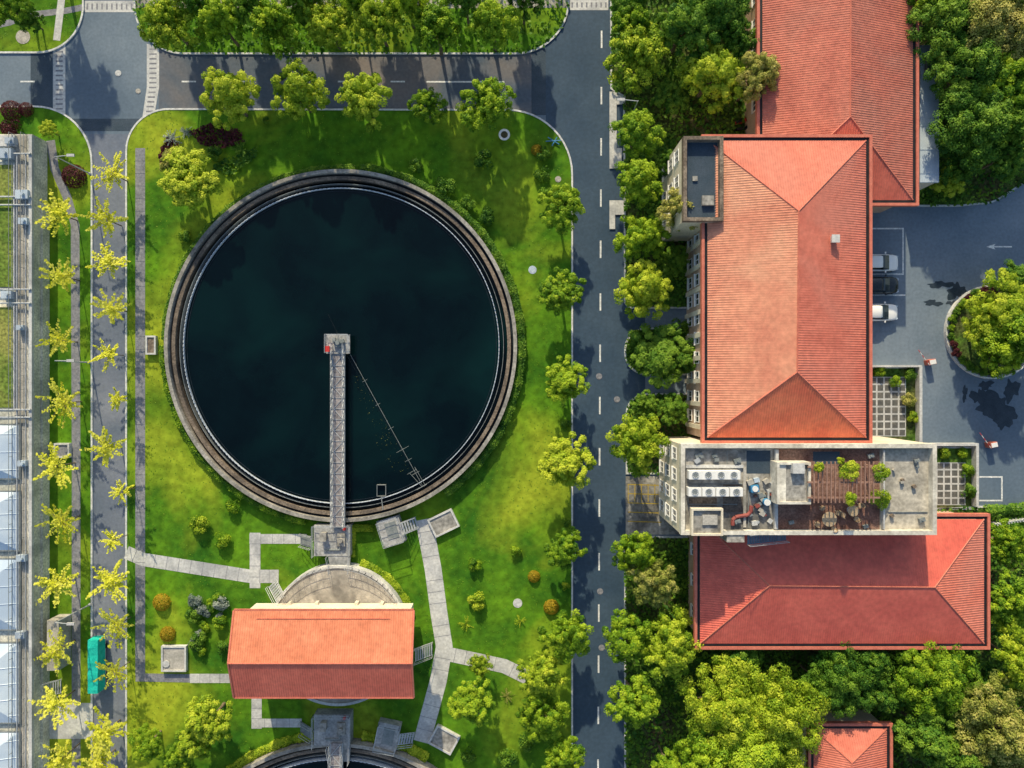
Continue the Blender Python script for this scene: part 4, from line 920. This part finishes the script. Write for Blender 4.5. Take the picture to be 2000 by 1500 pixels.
for _ in range(2):
    e=rdir(1600,-.1); BL.append(leafobj('ball_mesh',e*rng.uniform(.9,1.04,size=(len(e),1))+np.array([0,0,.1]),e+rng.normal(size=e.shape)*.4,.09*rng.uniform(.7,1.3,size=len(e)),np.clip(.5+rng.normal(size=len(e))*.2,0,1),'leaf'))
def spiky():
    C=[];Nn=[];T=[]
    for k in range(26):
        a=random.uniform(0,6.28); el=random.uniform(.1,1.2); d=np.array([math.cos(a)*math.cos(el),math.sin(a)*math.cos(el),math.sin(el)]); tint=random.uniform(.2,.9)
        for j in range(26):
            t=j/26; p=d*t; p[2]-=.35*t*t*math.cos(el)-.1; C.append(p+rng.normal(size=3)*.02); Nn.append(rng.normal(size=3)*.4+np.array([0,0,1.])); T.append(tint)
    return leafobj('frond_mesh',np.array(C),np.array(Nn),.07*rng.uniform(.7,1.3,size=len(C)),np.array(T),'leaf')
SK=[spiky() for _ in range(2)]
BLB={'leaf':'leafy green bush','leafd':'dark green bush','leafy':'yellow green bush','leafo':'orange yellow clipped bush','leafr':'dark red bush','leafs':'silver leaved bush','leaft':'tan green bush'}
def bush(px,py,r,kind='leaf',ms=BM,h=None,z=.12,where='on lawn'):
    rw=r*K*.98; p=W(px,py,z+rw*.5); o=bpy.data.objects.new('bush',random.choice(ms)); col.objects.link(o); o.location=(p[0],p[1],z); o.scale=(rw,rw,(h or rw*.95)); o.rotation_euler=(0,0,random.uniform(0,6.28))
    o.material_slots[0].link='OBJECT'; o.material_slots[0].material=M[kind]; meta(o,BLB[kind]+' '+where,'bush','bushes'); return o
for a in((455,988,18,'leaf'),(390,1025,24,'leafy'),(433,1055,20,'leaf'),(928,1103,18,'leaf'),(1007,1078,14,'leaf'),(932,1175,23,'leafy'),(950,422,22,'leafd'),(915,395,20,'leafd'),(945,312,24,'leafd'),(870,362,26,'leafd'),(812,325,18,'leafd'),(1062,300,18,'leafd'),(1060,340,20,'leafd'),(418,300,20,'leafd'),(360,462,16,'leafd'),(520,235,10,'leafd'),(1105,1020,12,'leafd'),(20,250,24,'leafr'),(345,1500,30,'leafd'),(1780,730,16,'leafd'),(1775,780,18,'leaft'),(1750,745,15,'leaf'),(1785,815,15,'leafy'),(1720,725,14,'leaf'),(1890,920,17,'leaf'),(1893,960,18,'leafd'),(1845,885,14,'leafy'),(1880,885,13,'leaf'),(1030,1450,22,'leafd'),(990,1480,24,'leafd'),(915,1475,18,'leafd'),(1105,830,14,'leafd'),(1105,1145,10,'leafy'),(1330,640,24,'leafd'),(1240,660,20,'leafd')): bush(*a)
for k in range(16):
    a=math.radians(90+k*12); q=(1940+82*math.cos(a),648-82*math.sin(a)); bush(q[0],q[1],random.uniform(9,13),random.choice(['leafd','leaf','leafd','leafr']),z=.38,where='in round planter')
for a in((1043,1127,12,'leafo'),(1077,1187,15,'leafo'),(313,1178,17,'leafo'),(325,1240,15,'leafo'),(140,342,23,'leafr'),(18,214,20,'leafr'),(48,212,14,'leafr'),(1048,292,11,'leafo')): bush(*a,ms=BL,h=a[2]*K*.8)
for a in((332,268,22,'leafs'),(360,255,16,'leafs'),(468,290,26,'leafd'),(910,1220,18,'leafy'),(1016,1215,15,'leafy'),(990,1362,18,'leaft'),(330,270,14,'leafs'),(1100,790,10,'leafd')): bush(*a,ms=SK,h=a[2]*K*.6)
for k in range(22): bush(375+random.uniform(0,80),1160+random.uniform(0,120),random.uniform(10,20),random.choice(['leaf','leafs','leafd','leaf']),where='in wild clump on lawn')
for a in((1663,920,22),(1722,922,20),(1720,976,24),(1662,975,14),(1598,912,11),(1640,900,8)): bush(a[0],a[1],a[2],'leafy',z=12.3 if a[0]<1700 or a[1]<940 else 10.3,h=.8,where='on roof terrace pergola')
def hedge(name,pts,w,h,n,kind,label,z=.12,jit=.12):
    P=[Vector(p) for p in pts]; Ls=[(P[i+1]-P[i]).length for i in range(len(P)-1)]; tot=sum(Ls); C=[];Nn=[];T=[]
    cum=np.cumsum([0]+Ls)
    s=rng.uniform(0,tot,size=n)
    for q in s:
        i=max(0,min(len(Ls)-1,int(np.searchsorted(cum,q)-1))); u=(P[i+1]-P[i])/max(Ls[i],1e-6); p=P[i]+u*(q-cum[i]); nn=Vector((-u.y,u.x))
        d=random.uniform(-1,1); top=random.random()<.7; wob=.15*math.sin(q*1.7)+.1*math.sin(q*4.1)
        if not top: d=math.copysign(1,d)
        zz=h*(1-.25*abs(d))*(1+wob*.5) if top else random.uniform(0,h*.8)
        off=d*w/2*(1+wob)+random.gauss(0,jit*w*.3)
        C.append((p.x+nn.x*off,p.y+nn.y*off,z+zz)); Nn.append((nn.x*d*.6+random.gauss(0,.5),nn.y*d*.6+random.gauss(0,.5),1)); T.append(min(1,max(0,.5+wob+random.gauss(0,.15))))
    me=leafobj(name,np.array(C)-np.array([P[0].x,P[0].y,0]),np.array(Nn),.2*rng.uniform(.7,1.3,size=n),np.array(T),kind)
    o=bpy.data.objects.new(name,me); col.objects.link(o); o.location=(P[0].x,P[0].y,0); meta(o,label,'hedge'); return o
def arc(cx,cy,r,a0,a1,n=60): return [(cx+r*math.cos(math.radians(a0+(a1-a0)*i/n)),cy+r*math.sin(math.radians(a0+(a1-a0)*i/n))) for i in range(n+1)]
hedge('hedge',arc(c1x,c1y,R1+.5,-55,84),.85,1.0,10000,'leafd','clipped green hedge curving around round tank rim')
hedge('hedge',arc(c1x,c1y,R1+.45,-102,-180),.8,1.0,6000,'leaf','clipped hedge curving along shaded tank rim')
hedge('hedge',arc(c1x,c1y,R1+.4,86,178),.7,.8,5500,'leafd','low dark hedge along tank rim')
hedge('hedge',arc(c2x,c2y,R2+.5,97,140),.8,.7,3000,'leafy','yellow green hedge around second tank rim')
hedge('hedge',arc(c2x,c2y,R2+.5,60,82),.8,.7,1800,'leafy','short hedge beside second tank rim')
pc=W(660,1241,0); hedge('hedge',arc(pc[0],pc[1],rbasin+.9,18,72),.8,.7,2600,'leafy','clipped hedge curving around concrete basin')
hedge('hedge',[W2(688,1030),W2(730,1030)],.6,.6,500,'leafy','short hedge between platform and chamber')
hedge('hedge',[W2(690,1025),W2(690,1085)],.5,.6,500,'leafy','short hedge beside access platform')
hedge('hedge',[W2(1915,996),W2(2100,985)],1.0,1.0,1800,'leafd','dark hedge along car park edge')
def inpoly(P,poly):
    x,y=P[:,0],P[:,1]; c=np.zeros(len(P),bool); n=len(poly)
    for i in range(n):
        x1_,y1_=poly[i];x2_,y2_=poly[(i+1)%n]
        cond=((y1_>y)!=(y2_>y))&(x<(x2_-x1_)*(y-y1_)/((y2_-y1_) if abs(y2_-y1_)>1e-9 else 1e-9)+x1_); c^=cond
    return c
def scatter(name,poly,n,size,zlo,zhi,kind,excl=None):
    a=np.array(poly); lo=np.maximum(a.min(0),[-66,-50]); hi=np.minimum(a.max(0),[66,50]); P=rng.uniform(lo,hi,size=(n,2)); P=P[inpoly(P,poly)]
    if excl is not None:
        for ex,ey,er in excl: P=P[np.hypot(P[:,0]-ex,P[:,1]-ey)>er]
        for a_,b_,hw in PATHS:
            av=np.array(a_);d=np.array(b_)-av; t=np.clip(((P-av)@d)/(d@d),0,1); P=P[np.linalg.norm(P-(av+t[:,None]*d),axis=1)>hw]
    n=len(P); k=np.sin(P[:,0]*.9+1.3*np.sin(P[:,1]*.7))*np.sin(P[:,1]*.8+np.sin(P[:,0]*.6)); kk=np.sin(P[:,0]*2.3)*np.sin(P[:,1]*2.1+P[:,0])
    zz=zlo+(zhi-zlo)*(.5+.35*k+.15*kk)*rng.uniform(.6,1,size=n)
    C=np.column_stack([P,zz]); Nn=rng.normal(size=(n,3))*(.6 if excl is None else .25)+np.array([0,0,1.]); T=np.clip(.45+(.2*k+.15*kk if excl is None else .08*k)+rng.normal(size=n)*.18,0,1)
    me=leafobj(name,C,Nn,size*rng.uniform(.6,1.4,size=n),T,kind); o=bpy.data.objects.new(name,me); col.objects.link(o); meta(o,kind='stuff'); return o
scatter('undergrowth',LE,26000,.3,.18,1.1,'leafd'); scatter('undergrowth',LH,26000,.3,.15,1.2,'leafd'); scatter('undergrowth',LD,4000,.28,.15,.5,'leafd')
scatter('undergrowth',LF,1500,.25,.15,.6,'leafd'); scatter('undergrowth',LG,2200,.25,.15,.6,'leafd')
scatter('grass',LA,16000,.1,.122,.15,'grassm',excl=[(c1x,c1y,R1),(pc[0],pc[1],rbasin)]); scatter('grass',LB,5000,.1,.122,.15,'grassm',excl=[]); scatter('grass',LC,1500,.1,.122,.15,'grassm',excl=[])
scatter('flower_bed',[W2(372,258),W2(420,240),W2(470,255),W2(482,278),W2(440,292),W2(395,285)],900,.25,.2,.5,'leafr')
scatter('flower_bed',[W2(412,330),W2(455,345),W2(500,310),W2(512,285),W2(480,300),W2(440,312)],900,.25,.2,.6,'leafd')
scatter('flower_bed',[W2(312,300),W2(330,270),W2(352,285),W2(340,318),W2(318,322)],450,.25,.2,.6,'leafr')
scatter('floating_debris',[W2(690,700,.95),W2(706,735,.95),W2(800,915,.95),W2(770,925,.95),W2(735,870,.95),W2(695,760,.95)],420,.045,.955,.96,'leaft')
# ------------------------------------------------------------------ light, sky, camera
el=math.radians(27); az=math.radians(-10)
sd=Vector((math.sin(az)*math.cos(el),math.cos(az)*math.cos(el),math.sin(el)))
ld=bpy.data.lights.new('sun','SUN'); ld.energy=5.0; ld.angle=math.radians(.8); ld.color=(1,.86,.57)
lo=bpy.data.objects.new('sun',ld); col.objects.link(lo); lo.rotation_euler=(-sd).to_track_quat('-Z','Y').to_euler(); lo.location=(0,0,100)
w=bpy.data.worlds.new('World'); scene.world=w; w.use_nodes=True; nt=w.node_tree
sky=nt.nodes.new('ShaderNodeTexSky'); sky.sky_type='NISHITA'; sky.sun_disc=False; sky.sun_elevation=el; sky.sun_rotation=az
sky.air_density=1.6; sky.dust_density=2.5; sky.ozone_density=2.5
nt.links.new(sky.outputs[0],nt.nodes['Background'].inputs[0]); nt.nodes['Background'].inputs[1].default_value=.15
cd=bpy.data.cameras.new('camera'); cam=bpy.data.objects.new('camera',cd); col.objects.link(cam); cam.location=(0,0,H); cam.rotation_euler=(0,0,0); cd.sensor_width=36; cd.lens=36*H/120; cd.clip_end=5000
scene.camera=cam
for o in bpy.data.objects:
    if '_o' in o: del o['_o']
scene.view_settings.view_transform='Standard'; scene.view_settings.look='None'; scene.view_settings.exposure=0
